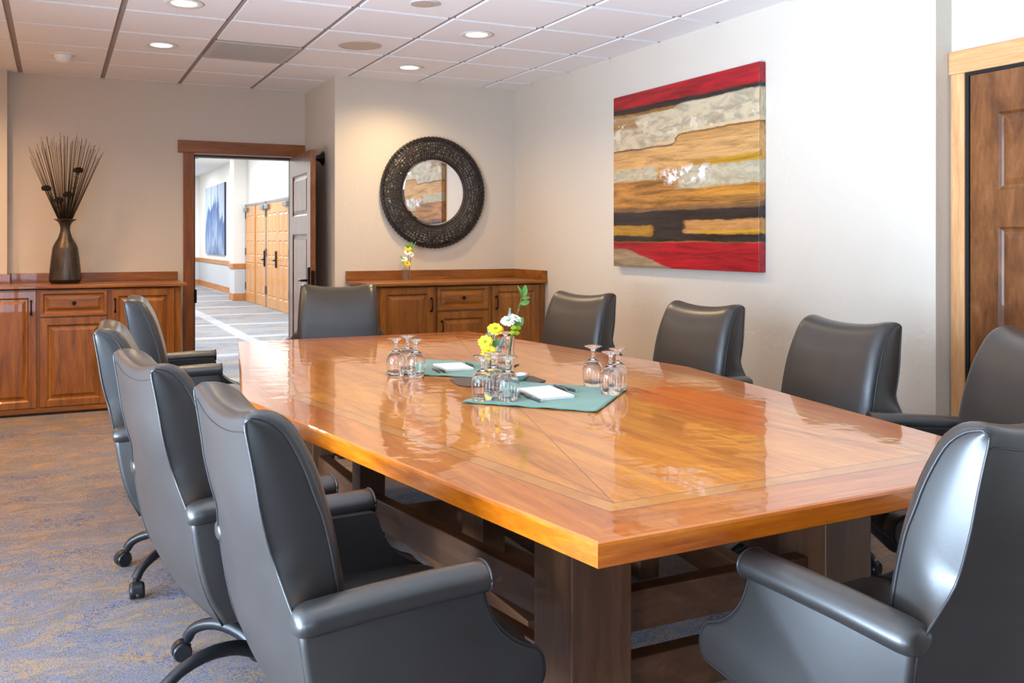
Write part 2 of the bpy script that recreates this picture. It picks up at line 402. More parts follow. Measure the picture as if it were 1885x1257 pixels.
# return air grille in tile (1,1)
v0 = MB(); xa, xb, yb, ya = gx+T+gap*.6, gx+2*T-gap*.6, gy-T-gap*.6, gy-2*T+gap*.6
vent = empty('ceiling_vent', ((xa+xb)/2, (ya+yb)/2, H))
hx, hy = (xb-xa)/2, (yb-ya)/2
f = MB(); f.box(-hx, hx, -hy, -hy+.035, -.004, .008).box(-hx, hx, hy-.035, hy, -.004, .008).box(-hx, -hx+.035, -hy+.035, hy-.035, -.004, .008).box(hx-.035, hx, -hy+.035, hy-.035, -.004, .008)
f.build('frame', plain('grille_grey', srgb(196, 188, 180), .5), vent)
f = MB()
for q in range(40):
    y = -hy+.04 + q*(2*hy-.08)/39
    f.box(-hx+.035, hx-.035, y-.0045, y+.0045, -.002, .001)
f.box(-hx+.03, hx-.03, -hy+.03, hy-.03, .0035, .005)
f.build('grille', plain('grille_dark', srgb(186, 180, 172), .6), vent, fix=False)
vent.location.z -= .006
tag(vent, 'grey louvred return air grille set into the tiled ceiling', 'ceiling vent')

# downlights
def downlight(x, y, power, i, lab):
    t = empty('recessed_downlight', (x, y, H-.002))
    MB().lathe([(.070, -.001), (.100, -.001), (.108, -.005), (.104, -.009), (.078, -.007), (.070, -.003)], 36).build('trim_ring', W['white'], t, smooth=60)
    MB().lathe([(.0005, -.004), (.070, -.004), (.071, -.0015), (.0005, -.0015)], 36).build('lens', W['lamp'], t, smooth=60)
    tag(t, lab, 'ceiling light', 'recessed downlights')
    L = bpy.data.lights.new('downlight_beam', 'SPOT'); L.energy = power; L.color = (1, .72, .40); L.spot_size = R(155); L.spot_blend = 1.0; L.shadow_soft_size = .06
    o = bpy.data.objects.new('downlight_beam', L); COL.objects.link(o); o.location = (x, y, H-.03)
DL = [(.66, 5.40, 'lit recessed downlight nearest the top edge, left of the ceiling vent'),
      (.66, 6.62, 'lit recessed downlight between the smoke detector and the ceiling vent'),
      (2.49, 5.40, 'lit recessed downlight above the right-hand chairs, right of the speaker grilles'),
      (2.49, 6.65, 'lit recessed downlight just in front of the mirror wall')]
for i, (x, y, l) in enumerate(DL): downlight(x, y, 170 if x > 2 else 110, i, l)
for x in (-1.17, .66, 2.49):
    for y in (1.75, 2.97, 4.18):
        L = bpy.data.lights.new('unseen_downlight', 'SPOT'); L.energy = 20; L.color = (1, .72, .40); L.spot_size = R(155); L.spot_blend = 1.0; L.shadow_soft_size = .06
        o = bpy.data.objects.new('unseen_downlight', L); COL.objects.link(o); o.location = (x, y, H-.03)
for x, y in ((-1.17, 5.40), (-1.17, 6.62), (-.55, 7.25), (-.55, 6.0)):
    L = bpy.data.lights.new('unseen_downlight', 'SPOT'); L.energy = 150; L.color = (1, .60, .30); L.spot_size = R(155); L.spot_blend = 1.0; L.shadow_soft_size = .06
    o = bpy.data.objects.new('unseen_downlight', L); COL.objects.link(o); o.location = (x, y, H-.03)

# ceiling speakers, detector
def speaker(x, y, r, col, lab):
    t = empty('ceiling_speaker', (x, y, H-.002))
    MB().lathe([(r*.97, 0), (r*1.0, -.003), (r*.98, -.007), (r*.93, -.008), (r*.92, 0)], 40).build('rim', col, t, smooth=60)
    n = NT('perforated_metal'); vo = n.n('ShaderNodeTexVoronoi', {'Vector': n.coord(), 'Scale': 160.0}).outputs['Distance']
    n_m = n.fin(Base_Color=n.ramp(vo, [(.15, srgb(120, 110, 100)), (.45, srgb(206, 188, 170))]), Roughness=.5)
    MB().lathe([(.0005, -.009), (r*.5, -.0085), (r*.93, -.006), (r*.93, -.002), (.0005, -.002)], 40).build('grille', n_m, t, smooth=60)
    tag(t, lab, 'ceiling speaker')
speaker(1.90, 6.05, .148, plain('beige_metal', srgb(208, 190, 172), .5), 'large round beige ceiling speaker grille')
speaker(1.90, 4.82, .085, plain('pale_metal', srgb(205, 205, 212), .5), 'small round white ceiling fixture grille at the top edge')
t = empty('smoke_detector', (.05, 7.26, H-.002))
MB().lathe([(.0005, 0), (.085, 0), (.085, -.006), (.06, -.008), (.0005, -.008)], 32).build('base_plate', W['white'], t, smooth=50)
MB().lathe([(.060, -.008), (.060, -.02), (.055, -.04), (.042, -.056), (.02, -.066), (.0005, -.068)], 32).build('dome', W['white'], t, smooth=60)
tag(t, 'white domed smoke detector on the ceiling above the left sideboard', 'smoke detector')

# ---- door opening in the back wall
m = MB()
m.box(.955, XM-.002, YB-.022, YB, 2.085, 2.192)
struct(m.build('trim_2', W['trim_h'], bevel=.002), 'wooden head casing of the open doorway')
m = MB(); m.box(1.0, 1.088, YB-.018, YB, 0, 2.085).box(1.955, 2.045, YB-.018, YB, 0, 2.085)
struct(m.build('trim_3', W['trim_v'], bevel=.002), 'wooden side casings of the open doorway')
m = MB(); m.box(1.07, 1.10, YB, YB+.12, 0, 2.07).box(1.945, 1.97, YB, YB+.12, 0, 2.07).box(1.07, 1.97, YB, YB+.12, 2.055, 2.075)
struct(m.build('trim_4', plain('dark_jamb', srgb(54, 30, 18), .45)), 'dark jamb of the open doorway')
tag(MB().box(1.094, 1.112, YB-.02, YB+.02, .78, .90).build('strike_plate', W['bronze'], bevel=.004), 'small dark metal latch plate on the left door jamb', 'latch plate')

def raised(m, w, h, y0, x=0, z=0, mats=(0, 0), fr=.055, th=.02, sgn=-1, deep=.012):
    """panelled front: rectangle x..x+w, z..z+h, front face at y0 (facing -y)"""
    rings = []
    for ins, d in ((0, th), (0, .003), (.003, 0), (fr, 0), (fr+.006, .006), (fr+.012, deep), (fr+.022, deep), (fr+.045, .003)):
        rings.append([(x+ins, y0+d, z+ins), (x+w-ins, y0+d, z+ins), (x+w-ins, y0+d, z+h-ins), (x+ins, y0+d, z+h-ins)])
    m.loft(rings)
def panel_door(w, h, t, cols, rows, m=None):
    """door leaf with raised panels on both faces, x 0..w, y -t/2..t/2"""
    m = m or MB()
    # frame pieces as boxes between panel openings
    xs = [0] + [c for p in cols for c in p] + [w]; zs = [0] + [c for p in rows for c in p] + [h]
    for i in range(0, len(xs), 2): m.box(xs[i], xs[i+1], -t/2, t/2, 0, h)
    for a, b in cols:
        for i in range(0, len(zs), 2): m.box(a, b, -t/2, t/2, zs[i], zs[i+1])
        for c, d in rows:
            for s in (-1, 1):
                rr = []
                for ins, dd in ((0, .001), (.012, .010), (.022, .012), (.05, .003)):
                    y = s*(t/2-dd)
                    rr.append([(a+ins, y, c+ins), (b-ins, y, c+ins), (b-ins, y, d-ins), (a+ins, y, d-ins)])
                m.loft(rr, caps=False); m.add(rr[-1], [(0,1,2,3)])
    return m
# open leaf (hinged at the right jamb, swung into the room)
door = panel_door(.905, 2.055, .044, [(.135, .77)], [(.20, 1.37), (1.525, 1.88)]).build('door_1', W['door_v'], loc=(1.938, 8.19, .008), rot=(0, 0, R(-92.8)))
struct(door, 'open dark stained panelled door')
lk = MB().box(.838, .892, -.040, -.022, .90, 1.10).build('lock_plate', W['bronze'], door, bevel=.01)
MB().tube([(.865, -.04, .99), (.865, -.085, .99), (.80, -.09, .99), (.76, -.088, .99)], .010, 8).build('lever', W['bronze'], lk, smooth=50)
MB().box(.9045, .908, -.016, .016, .93, 1.07).build('latch_plate', W['bronze'], door)
dh = empty('door_holder', (XM, 7.61, 2.025)) 
MB().lathe([(.0005, -.012), (.055, -.012), (.062, -.006), (.062, 0), (.0005, 0)], 24, ax='x').build('wall_plate', W['blackmetal'], dh, smooth=50)
MB().lathe([(.0005, -.075), (.02, -.073), (.024, -.05), (.03, -.035), (.05, -.012)], 24, ax='x').build('magnet_arm', W['blackmetal'], dh, smooth=50)
dh.location.x -= .0005
tag(dh, 'black magnetic door holder on the side wall behind the open door', 'door holder')

# ---- door on the right
m = MB(); m.box(XD-.02, XD, 2.862, 2.932, 0, 2.10).box(XD-.02, XD, 1.74, 1.81, 0, 2.10)
struct(m.build('trim_5', W['ltrim_v'], bevel=.002), 'light wooden side casings of the right door')
m = MB(); m.box(XD-.025, XD, 1.72, 2.940, 2.10, 2.207)
struct(m.build('trim_6', W['ltrim_h'], bevel=.002), 'light wooden head casing of the right door')
m = MB(); m.box(XD-.012, XD+.1, 2.845, 2.864, 0, 2.10).box(XD-.012, XD+.1, 1.81, 1.83, 0, 2.10).box(XD-.012, XD+.1, 1.83, 2.845, 2.085, 2.10)  # stop strip; the darkness of the door gap is put into its colour
struct(m.build('trim_7', W['dark']), 'stop strip around the right door, near-black for its dark gap')
d2 = panel_door(1.0, 2.075, .044, [(.135, .865)], [(.20, 1.375), (1.54, 1.89)]).build('door_2', W['door_v'], loc=(XD+.012, 1.838, .008), rot=(0, 0, R(90)))
struct(d2, 'closed stained wooden panel door in the right wall')
MB().tube([(.06, .02, 1.0), (.06, .07, 1.0), (.16, .075, 1.0)], .010, 8).build('door_handle', W['bronze'], d2, smooth=50)

# ------------------------------------------------------------------ hallway
bx('hall_floor', [(-1.5, 5.5, YB+.06, 30, -.1, 0)], W['hcarpet'], 'pale blue grey hallway carpet')
HZ = 3.26
bx('wall_hall_left', [(-.3, -.2, YB+.12, 30, 0, HZ)], W['hallwall'])
bx('wall_hall_end', [(-.3, 4.2, 28.5, 28.6, 0, HZ)], W['hallwall'])
bx('wall_hall_right', [(3.92, 4.1, 20.9, 28.5, 0, HZ), (3.80, 3.95, YB+.12, 16.25, 0, HZ), (3.86, 3.95, 16.25, 20.5, 2.12, HZ)], W['hallwall'])
bx('wall_hall_pillar', [(3.56, 4.1, 20.52, 21.02, 0, HZ)], W['hallwall'], 'square pillar in the hallway')
m = MB(); m.box(3.912, 3.92, 21.02, 28.5, .15, .71).box(3.552, 3.56, 20.53, 21.01, .15, .71).box(3.57, 4.1, 20.512, 20.52, .15, .71).box(-.2, 3.91, 28.492, 28.5, .15, .71)
struct(m.build('wall_hall_lower', W['hallgrey']), 'grey painted lower band of the hallway walls')
bx('hall_ceiling', [(-.3, 4.2, YB+.12, 28.6, HZ, HZ+.1)], W['hallwall'])
m = MB(); m.box(3.89, 3.92, 21.02, 28.5, .71, .82).box(3.53, 3.56, 20.49, 21.05, .71, .82).box(3.56, 3.86, 20.49, 20.52, .71, .82).box(3.77, 3.80, 9, 16.2, .71, .82).box(-.2, 3.9, 28.47, 28.5, .71, .82)
struct(m.build('trim_8', W['hrail'], bevel=.004), 'wooden chair rail along the hallway wall')
m = MB(); m.box(3.90, 3.92, 21.02, 28.5, 0, .16).box(3.54, 3.56, 20.50, 21.04, 0, .16).box(3.56, 3.86, 20.50, 20.52, 0, .16).box(3.78, 3.80, 9, 16.2, 0, .16).box(-.2, 3.9, 28.48, 28.5, 0, .16)
struct(m.build('baseboard_hall', W['hrail'], bevel=.003), 'wooden baseboard of the hallway')
m = MB()
for y in (16.25, 18.29, 20.42): m.box(3.80, 3.90, y, y+.06, 0, 2.12)
m.box(3.80, 3.90, 16.25, 20.48, 2.07, 2.12)
struct(m.build('trim_9', W['steel']), 'grey steel frame of the hallway doors')
dn = 2
for (y0, rot, lock) in ((16.32, 0, 0), (17.305, 0, 1), (18.36, 0, 1), (19.40, 0, 0)):
    dn += 1
    lw = .975 if y0 < 19 else 1.0
    d = panel_door(lw, 2.06, .045, [(.12, .44), (.54, .86)], [(.2, .86), (1.0, 1.32), (1.46, 1.86)]).build('door_%d' % dn, W['hdoor'], loc=(3.83 if dn != 6 else 3.815, y0, .006), rot=(0, 0, R(90)))
    struct(d, 'honey wood panelled door in the hallway')
    for z in (.25, 1.0, 1.8): MB().box(*((-.02, .03) if dn in (3, 5) else (lw-.03, lw+.02)), .022, .034, z, z+.16).build('hinge', W['blackmetal'], d)
    if lock:
        xk = lw-.07 if dn == 3 else .03
        MB().box(xk, xk+.085, .022, .05, .80, 1.12).build('lock_case', W['blackmetal'], d, bevel=.008)
        MB().tube([(xk+.04, .05, .94), (xk+.04, .10, .94), (xk-.10, .105, .94)], .013, 8).build('handle', W['blackmetal'], d, smooth=50)
    cl = MB().box(.02 if dn in (3, 5) else lw-.32, .32 if dn in (3, 5) else lw-.02, .022, .08, 1.95, 2.04).build('door_closer', W['steel'], d, bevel=.006)
for j, (y0, y1) in enumerate(((23.70, 24.74), (24.78, 25.82), (25.86, 26.90))):
    o = MB().box(3.872, 3.919, y0, y1, .955, 2.81).build('canvas_print', [W['mount']], bevel=.003)
    tag(o, ['blue mountain canvas nearest the pillar in the hallway', 'middle blue mountain canvas in the hallway', 'blue mountain canvas farthest from the pillar in the hallway'][j], 'wall art', 'blue mountain canvases in the hallway')
    MB().box(3.871, 3.92, y0-.012, y0-.001, .95, 2.815).build('side_edge', plain('navy_edge', srgb(38, 52, 78), .5), o)
t = empty('hall_ceiling_vent', (1.75+1.2, 22.0, HZ-.001))
m = MB(); m.box(-.6, .1, -.3, .3, -.01, 0); m.build('vent_frame', W['white'], t)
m = MB()
for q in range(8): m.box(-.56, .06, -.26+q*.065, -.23+q*.065, -.014, -.009)
m.build('vent_slats', plain('vent_grey', srgb(140, 140, 140), .5), t)
t.name = 'hallway_vent'
tag(t, 'grey vent in the white hallway ceiling seen through the doorway', 'ceiling vent')
t = MB().box(3.915, 3.92, 22.3, 22.38, 1.15, 1.27).build('light_switch', W['white'], bevel=.001)
t.location.x -= .0
tag(t, 'small white light switch on the hallway wall beside the pillar', 'light switch')

# ------------------------------------------------------------------ sideboards
def pull(m, x, z, y, l=.105):
    m.tube([(x, y, z-l/2+.006), (x, y-.022, z-l/2+.008), (x, y-.028, z), (x, y-.022, z+l/2-.008), (x, y, z+l/2-.006)], [.006, .0055, .005, .0055, .006], 8)
    m.lathe([(.0105, 0), (.0105, -.005), (.0005, -.005)], 12, (x, y, z-l/2+.004), ax='y'); m.lathe([(.0105, 0), (.0105, -.005), (.0005, -.005)], 12, (x, y, z+l/2-.004), ax='y')
    return m
def sideboard(name, x0, x1, yf, yw, fronts, lab, zt=.985, right_end=True):
    t = empty(name, ((x0+x1)/2, (yf+yw)/2, 0)); ox, oy = (x0+x1)/2, (yf+yw)/2
    L = lambda v: v - ox
    f0 = yf - oy; w0 = yw - oy
    body = MB(); body.box(L(x0), L(x1), f0, w0, .045, zt-.035); body.box(L(x0)+.03, L(x1)-.03, f0+.05, w0, 0, .045)
    body.build('body', W['cab_v'], t, bevel=.002)
    MB().box(L(x0), L(x1), f0-.012, f0, .02, .055).build('base_rail', W['cab_h'], t, bevel=.003)
    for kind, a, b, c, d, hs in fronts:
        m = MB(); raised(m, b-a, d-c, f0-.020, L(a), c, fr=.05 if kind == 'door' else .022)
        o = m.build(kind, W['cab_v'] if kind == 'door' else W['cab_h'], t, bevel=0)
        if kind == 'door':
            pull(MB(), L(hs), 1.32-.503 if d > .8 else d-.12, f0-.020).build('handle', W['bronze'], o, smooth=50)
        else:
            kx, kz = L((a+b)/2), (c+d)/2+.002
            MB().lathe([(.008, -.018), (.006, -.026), (.011, -.034), (.0155, -.040), (.012, -.047), (.0005, -.049)], 16, (kx, f0, kz), ax='y').build('knob', W['bronze'], o, smooth=50)
    tag(t, lab, 'sideboard'); return t
sideboard('sideboard_cabinet', -1.09, .915, 7.66, YB-.16 if False else 8.09, [
    ('door', -.62, -.131, .06, .941, -.165), ('drawer', -.107, .364, .745, .941, 0), ('door', -.107, .364, .06, .733, .33), ('door', .393, .860, .06, .941, .421),
    ('drawer', -1.075, -.645, .745, .941, 0), ('door', -1.075, -.645, .06, .733, -.68)],
    'long reddish wooden sideboard against the left part of the back wall, below the vase')
sideboard('sideboard_cabinet', 2.20, 3.716, 6.69, YM, [
    ('door', 2.262, 2.703, .06, .960-.005, 2.682), ('drawer', 2.735, 3.182, .768, .957, 0), ('door', 2.735, 3.182, .06, .753, 2.772), ('door', 3.218, 3.654, .06, .957, 3.254)],
    'wooden sideboard in the corner below the round mirror', zt=.995)
# worktops + upstands: separate, continuous
m = MB(); m.box(-1.11, .955, 7.625, 8.10, .956, .985).box(-.345, .955, 8.10, YB, .956, .985)
o = m.build('worktop', W['cab_h'], bevel=.008, bseg=3)
m2 = MB(); m2.box(-.345, .952, YB-.022, YB, .985, 1.058).box(-1.11, -.323, 8.078, 8.10, .985, 1.058); m2.build('upstand', W['cab_h'], o, bevel=.002)
tag(o, 'wooden worktop with low upstand along the left sideboard, under the vase', 'worktop')
m = MB(); m.box(2.155, X1-.001, 6.645, YM, .966, .995)
o = m.build('worktop', W['cab_h'], bevel=.008, bseg=3)
m2 = MB(); m2.box(2.155, X1-.001, YM-.022, YM, .995, 1.072).box(X1-.023, X1-.001, 6.655, YM-.022, .995, 1.072); m2.build('upstand', W['cab_h'], o, bevel=.002)
tag(o, 'wooden worktop with low upstand on the sideboard under the mirror', 'worktop')

# ------------------------------------------------------------------ painting
pt = MB().box(X1-.052, X1-.002, 4.067, 5.582, 1.137, 2.357).build('abstract_painting', W['paint'], bevel=.004)
tag(pt, 'large unframed abstract canvas of red, ochre, beige and black bands on the right wall', 'painting')

# ------------------------------------------------------------------ round mirror
mr = empty('wall_mirror_round', (2.925, YM-.002, 1.735)); mr.name = 'round_mirror'
gl_ = MB(); gl_.lathe([(.270, -.034), (.2865, -.029), (.2865, -.010)], 96, ax='y'); gl_.add([(.270*cos(2*pi*i/96), -.034, .270*sin(2*pi*i/96)) for i in range(96)], [tuple(range(96))]); gl_.build('glass', W['mirror'], mr)
MB().lathe([(.284, -.010), (.284, -.04), (.290, -.046), (.298, -.04), (.298, -.010)], 96, ax='y').build('inner_rim', W['wicker'], mr, smooth=50)
random.seed(4)
m = MB()
def fy(r): # bulging profile of the woven ring
    t = (r-.295)/(.468-.295); return -.035 - .04*sin(pi*min(max(t, 0), 1)) * (1-.25*t)
def strand(r0, a0, r1, a1, w=.005, th=.003, seg=7, lift=0):
    L_, Rr = [], []
    pts = []
    for i in range(seg+1):
        t = i/seg; r = r0+(r1-r0)*t; a = a0+(a1-a0)*t
        pts.append(Vector((r*cos(a), fy(r)-lift, r*sin(a))))
    rings = []
    for i, p in enumerate(pts):
        tg = (pts[min(i+1, seg)]-pts[max(i-1, 0)]).normalized(); nm = Vector((0, -1, 0)); s_ = tg.cross(nm).normalized()
        rings.append([p-s_*w-nm*th, p+s_*w-nm*th, p+s_*w+nm*th, p-s_*w+nm*th])
    m.loft(rings)
for k in range(104):
    a = 2*pi*k/104 + random.uniform(-.01, .01); strand(.293, a, .465, a+random.uniform(-.03, .03), .0034, lift=0)
for k in range(7):
    r = .312+.0235*k
    for q in range(12):
        a = 2*pi*q/12; strand(r+random.uniform(-.003, .003), a, r+random.uniform(-.003, .003), a+2*pi/12+.02, .0038, lift=.004)
for k in range(150):
    a = random.uniform(0, 2*pi); r0 = random.uniform(.30, .40); strand(r0, a, random.uniform(r0+.05, .463) if r0 < .41 else .463, a+random.choice((-1, 1))*random.uniform(.08, .35), .0034, lift=.007)
m.build('woven_frame', W['wicker'], mr)
m = MB()
for q in range(2):
    m.tube([(.466*cos(2*pi*i/64), -.035+.018*q, .466*sin(2*pi*i/64)) for i in range(65)], .009, 8)
for i in range(84):
    a = 2*pi*i/84+.02; m.tube([((.466+.012*cos(u))*cos(a+.02*sin(u)), -.027-.020*sin(u), (.466+.012*cos(u))*sin(a+.02*sin(u))) for u in (-1.2, 0, 1.2, 2.4)], .0045, 6)
m.build('outer_rim', W['wicker'], mr, smooth=50)
MB().lathe([(.44, -.001), (.44, -.02), (.46, -.03), (.466, -.03), (.466, -.001)], 64, ax='y').build('backing', W['wicker'], mr, smooth=50)
tag(mr, 'round mirror in a wide dark woven wicker frame', 'mirror')

# ------------------------------------------------------------------ tall vase with reeds
vz = .985
vs = empty('floor_vase', (.07, 7.94, vz)); vs.name = 'dark_vase'
pr = [(.0005, 0), (.098, 0), (.104, .004), (.119, .028), (.119, .034), (.112, .12), (.103, .20), (.093, .276), (.0905, .286), (.078, .315), (.052, .36), (.038, .405), (.0355, .43), (.038, .455), (.050, .482), (.072, .498), (.083, .504), (.083, .507), (.070, .502), (.048, .485), (.034, .45), (.032, .42), (.035, .40), (.0005, .36)]
n = NT('burnished_metal'); v = n.coord(scale=(6, 6, 1)); nn = n.noise(v, 5, 5, .6)
bm_ = n.fin(Base_Color=n.ramp(nn, [(.3, srgb(60, 52, 48)), (.7, srgb(96, 86, 80))]), Roughness=.38, Metallic=.75)
MB().lathe(pr, 48).build('body', bm_, vs, smooth=40)
MB().lathe([(.0965, .0), (.1, -.0), (.105, .004), (.1195, .027), (.1195, .029)], 48).build('foot', W['dark'], vs, smooth=40)
tag(vs, 'tall dark metal vase with flared neck on the left sideboard', 'vase')
bq = empty('dried_reed_bunch', (.07, 7.94, vz+.50))
random.seed(7)
reedm = plain('dry_reed', srgb(58, 38, 26), .6)
for k in range(84):
    t = -1+2*k/83+random.uniform(-.03, .03)
    ln = .71-.10*abs(t)**2+random.uniform(-.09, .03)
    ax_ = t*.40; ay = random.uniform(-.20, .12)*(1-.5*abs(t)); 
    base = Vector((t*.022, random.uniform(-.02, .02), -.06))
    d = Vector((sin(ax_), ay, cos(ax_))).normalized()
    tip = base+d*ln*1.03; mid = (base+tip)/2
    MB().tube([base, mid, tip], [.0025, .0021, .0013], 5).build('reed', reedm, bq, smooth=180, fix=False)
grn = plain('dried_green', srgb(58, 62, 30), .7); hd = plain('dried_seed_head', srgb(34, 18, 18), .8)
for hx_, hz_, sz in ((-.135, .245, .032), (.095, .395, .033), (-.045, .155, .03), (.02, .20, .03)):
    m = MB(); m.tube([(hx_*.1, 0, -.05), (hx_*.55, -.02, hz_*.5), (hx_, -.03, hz_)], .003, 6)
    for q in range(70):
        u = random.uniform(.05, .97); c = Vector((hx_*u, -.025*u, hz_*u)); a = random.uniform(0, 2*pi); l = random.uniform(.015, .04)
        m.tube([c, c+Vector((cos(a)*l, sin(a)*l*.7, random.uniform(.0, .02)))], [.0016, .0006], 4)
    st = m.build('stem', grn, bq)
    m = MB()
    for q in range(120):
        a = random.uniform(0, 2*pi); r_ = sz*math.sqrt(random.random()); zz = (1-(r_/sz)**2)*.018
        c = Vector((hx_+r_*cos(a), -.03+r_*sin(a), hz_+zz)); m.tube([c-Vector((0, 0, .016)), c+Vector((cos(a)*.006, sin(a)*.006, .008))], [.003, .0022], 4)
    m.ball((hx_, -.03, hz_-.004), (sz*.95, sz*.95, .017), 12)
    m.build('seed_head', hd, st)
tag(bq, 'fan of dried brown reeds with dark seed heads in the tall vase', 'dried flowers')

# ------------------------------------------------------------------ table
ZT = .76; TH = .052
outer = [(.908, 1.433), (2.25, 1.470), (2.553, 3.27), (2.324, 5.145), (.916, 5.145), (.595, 3.29)]
def inset(poly, d):
    n = len(poly); out = []
    for i in range(n):
        p0, p1, p2 = Vector(poly[i-1]), Vector(poly[i]), Vector(poly[(i+1) % n])
        e1 = (p1-p0).normalized(); e2 = (p2-p1).normalized(); n1 = Vector((-e1.y, e1.x)); n2 = Vector((-e2.y, e2.x))
        b = (n1+n2).normalized(); out.append(tuple(p1 + b*(d/b.dot(n1))))
    return out
TC = Vector((1.585, 3.29))
tb = empty('conference_table', (1.585, 3.29, 0))
LL = lambda p, z: (p[0]-1.585, p[1]-3.29, z)
top = MB(); rb = .008
r0, r1, r2, r3, r4, r5 = outer, inset(outer, rb), inset(outer, .150), inset(outer, .1535), inset(outer, .200), inset(outer, .2035)
n6 = 6; mi = [1, 0, 0, 1, 0, 0]   # side materials: 0 long grain, 1 cross grain
def ringfaces(a, za, b, zb, mats):
    for i in range(n6):
        j = (i+1) % n6
        top.add([LL(a[i], za), LL(a[j], za), LL(b[j], zb), LL(b[i], zb)], [(0,1,2,3)], mats[i])
sidem = [1, 0, 0, 1, 0, 0]
ringfaces(r1, ZT-TH, r0, ZT-TH+rb*.6, sidem)
ringfaces(r0, ZT-TH+rb*.6, r0, ZT-rb, sidem)
mid_ = inset(outer, rb*.3); ringfaces(r0, ZT-rb, mid_, ZT-rb*.3, sidem); ringfaces(mid_, ZT-rb*.3, r1, ZT, sidem)
ringfaces(r1, ZT, r2, ZT, sidem)
ringfaces(r2, ZT, r3, ZT, [2]*6); ringfaces(r3, ZT, r4, ZT, [3]*6); ringfaces(r4, ZT, r5, ZT, [2]*6)
c = (1.585, 3.29)
for i, mt in enumerate([4, 6, 5, 4, 6, 5]):
    # i: 0 near end, 1 right near, 2 right far, 3 far end, 4 left far, 5 left near
    mt = {0: 4, 1: 6, 2: 5, 3: 4, 4: 6, 5: 5}[i]
    top.add([LL(r5[i], ZT), LL(r5[(i+1) % 6], ZT), LL(c, ZT)], [(0,1,2)], mt)
# dark seams from corners to centre (thin flush strips)
for i in (0, 1, 3, 4):
    a, b = Vector(r5[i]), Vector(c); e = (b-a).normalized(); s_ = Vector((-e.y, e.x))*.0012
    top.add([LL(a-s_, ZT+.0002), LL(a+s_, ZT+.0002), LL(b+s_, ZT+.0002), LL(b-s_, ZT+.0002)], [(0,1,2,3)], 2)
top.add([LL(p, ZT-TH) for p in r1], [tuple(range(6))[::-1]], 0)
top.build('tabletop', [W['top_y'], W['top_x'], W['line'], W['top_band'], W['top_a'], W['top_b'], W['top_c']], tb, fix=False)
bz = ZT-TH
def P_(x0, x1, y0, y1, z0, z1, name, mt='base', bev=.004):
    MB().box(x0-1.585, x1-1.585, y0-3.29, y1-3.29, z0, z1).build(name, W[mt], tb, bevel=bev)
for (x, y) in ((1.06, 1.785), (1.84, 1.785), (1.06, 4.60), (1.84, 4.60)): P_(x, x+.165, y, y+.18, 0, bz, 'leg')
def rail(p, q, w, z0, z1, name, mt='base_h'):
    p, q = Vector(p), Vector(q); e = (q-p).normalized(); s_ = Vector((-e.y, e.x))*w/2
    MB().prism([(v.x-1.585, v.y-3.29) for v in (p-s_, q-s_, q+s_, p+s_)], 'z', z0, z1).build(name, W[mt], tb, bevel=.004)
for sx in (1, -1):
    X = lambda d: 1.5325-sx*d      # d = distance from the base centre line
    ya, yb, yc, yd = 1.94, 2.98, 3.60, 4.62
    da, db = .392, .565
    for y, d in ((yb, db), (yc, db)): P_(min(X(d-.045), X(d+.045)), max(X(d-.045), X(d+.045)), y-.045, y+.045, 0, bz, 'leg')
    for z0, z1 in ((.367, .465), (.19, .30)):
        for (y0, d0), (y1, d1) in (((ya, da), (yb, db)), ((yb, db), (yc, db)), ((yc, db), (yd, da))):
            rail((X(d0), y0), (X(d1), y1), .045, z0, z1, 'side_rail')
    rail((X(.50), 1.75), (X(.78), 3.25), .03, bz-.03, bz, 'apron'); rail((X(.78), 3.29), (X(.50), 4.80), .03, bz-.03, bz, 'apron')
for y in (1.85, 4.66):
    for z0, z1 in ((.365, .465), (.19, .30), (bz-.06, bz)): P_(1.225, 1.84, y, y+.05, z0, z1, 'end_rail', 'base_h')
P_(1.38, 1.70, 2.6, 4.0, .0, .09, 'cable_box', 'base_h'); P_(1.50, 1.60, 3.2, 3.4, .09, bz, 'centre_post')
tag(tb, 'long boat-shaped conference table with glossy orange inlaid wooden top', 'table')
pc = catmull([(2.065, 2.2, bz-.001), (2.07, 2.2, .5), (2.062, 2.205, .3), (2.075, 2.22, .1), (2.10, 2.30, .008), (2.12, 2.45, .007)], 24)
tag(MB().tube(pc, .004, 6).build('power_cord', W['white'], smooth=180), 'thin white cord hanging down under the near end of the table', 'cord')

# ------------------------------------------------------------------ conference chair
# profiles of the back as (y, fraction of the height): padded front, flat side edge, rear
FP = [(-.105, 0), (-.118, .15), (-.124, .30), (-.129, .46), (-.139, .55), (-.149, .64), (-.163, .72), (-.182, .82), (-.205, .895), (-.228, .955), (-.256, .988), (-.285, 1.0), (-.312, .998)]
FS = [(-.135, 0), (-.142, .15), (-.147, .30), (-.150, .45), (-.155, .51), (-.166, .60), (-.180, .69), (-.195, .75), (-.212, .825), (-.235, .90), (-.256, .95), (-.285, .985), (-.316, .998)]
RP = [(-.328, .985), (-.327, .96), (-.321, .91), (-.311, .82), (-.303, .74), (-.288, .64), (-.274, .57), (-.262, .49), (-.253, .43), (-.243, .33), (-.230, .22), (-.208, .11), (-.170, 0)]
NF = 26
fpt = catmull([(y, s, 0) for y, s in FP], NF); fst = catmull([(y, s, 0) for y, s in FS], NF); rpt = catmull([(y, s, 0) for y, s in RP], NF)
Z0 = .325
def ztop(q): return .977 + .030*abs(q)**2.2
def halfw(z):
    t = (z-.32)/.68
    return .228 + .012*sin(pi*min(max(t, 0), 1)) - .004*max(0, t-.75)/.25
def rearw(z):
    t = min(max((.725-z)/.125, 0), 1); t = t*t*(3-2*t)
    return halfw(z)*(1-t) + .308*t
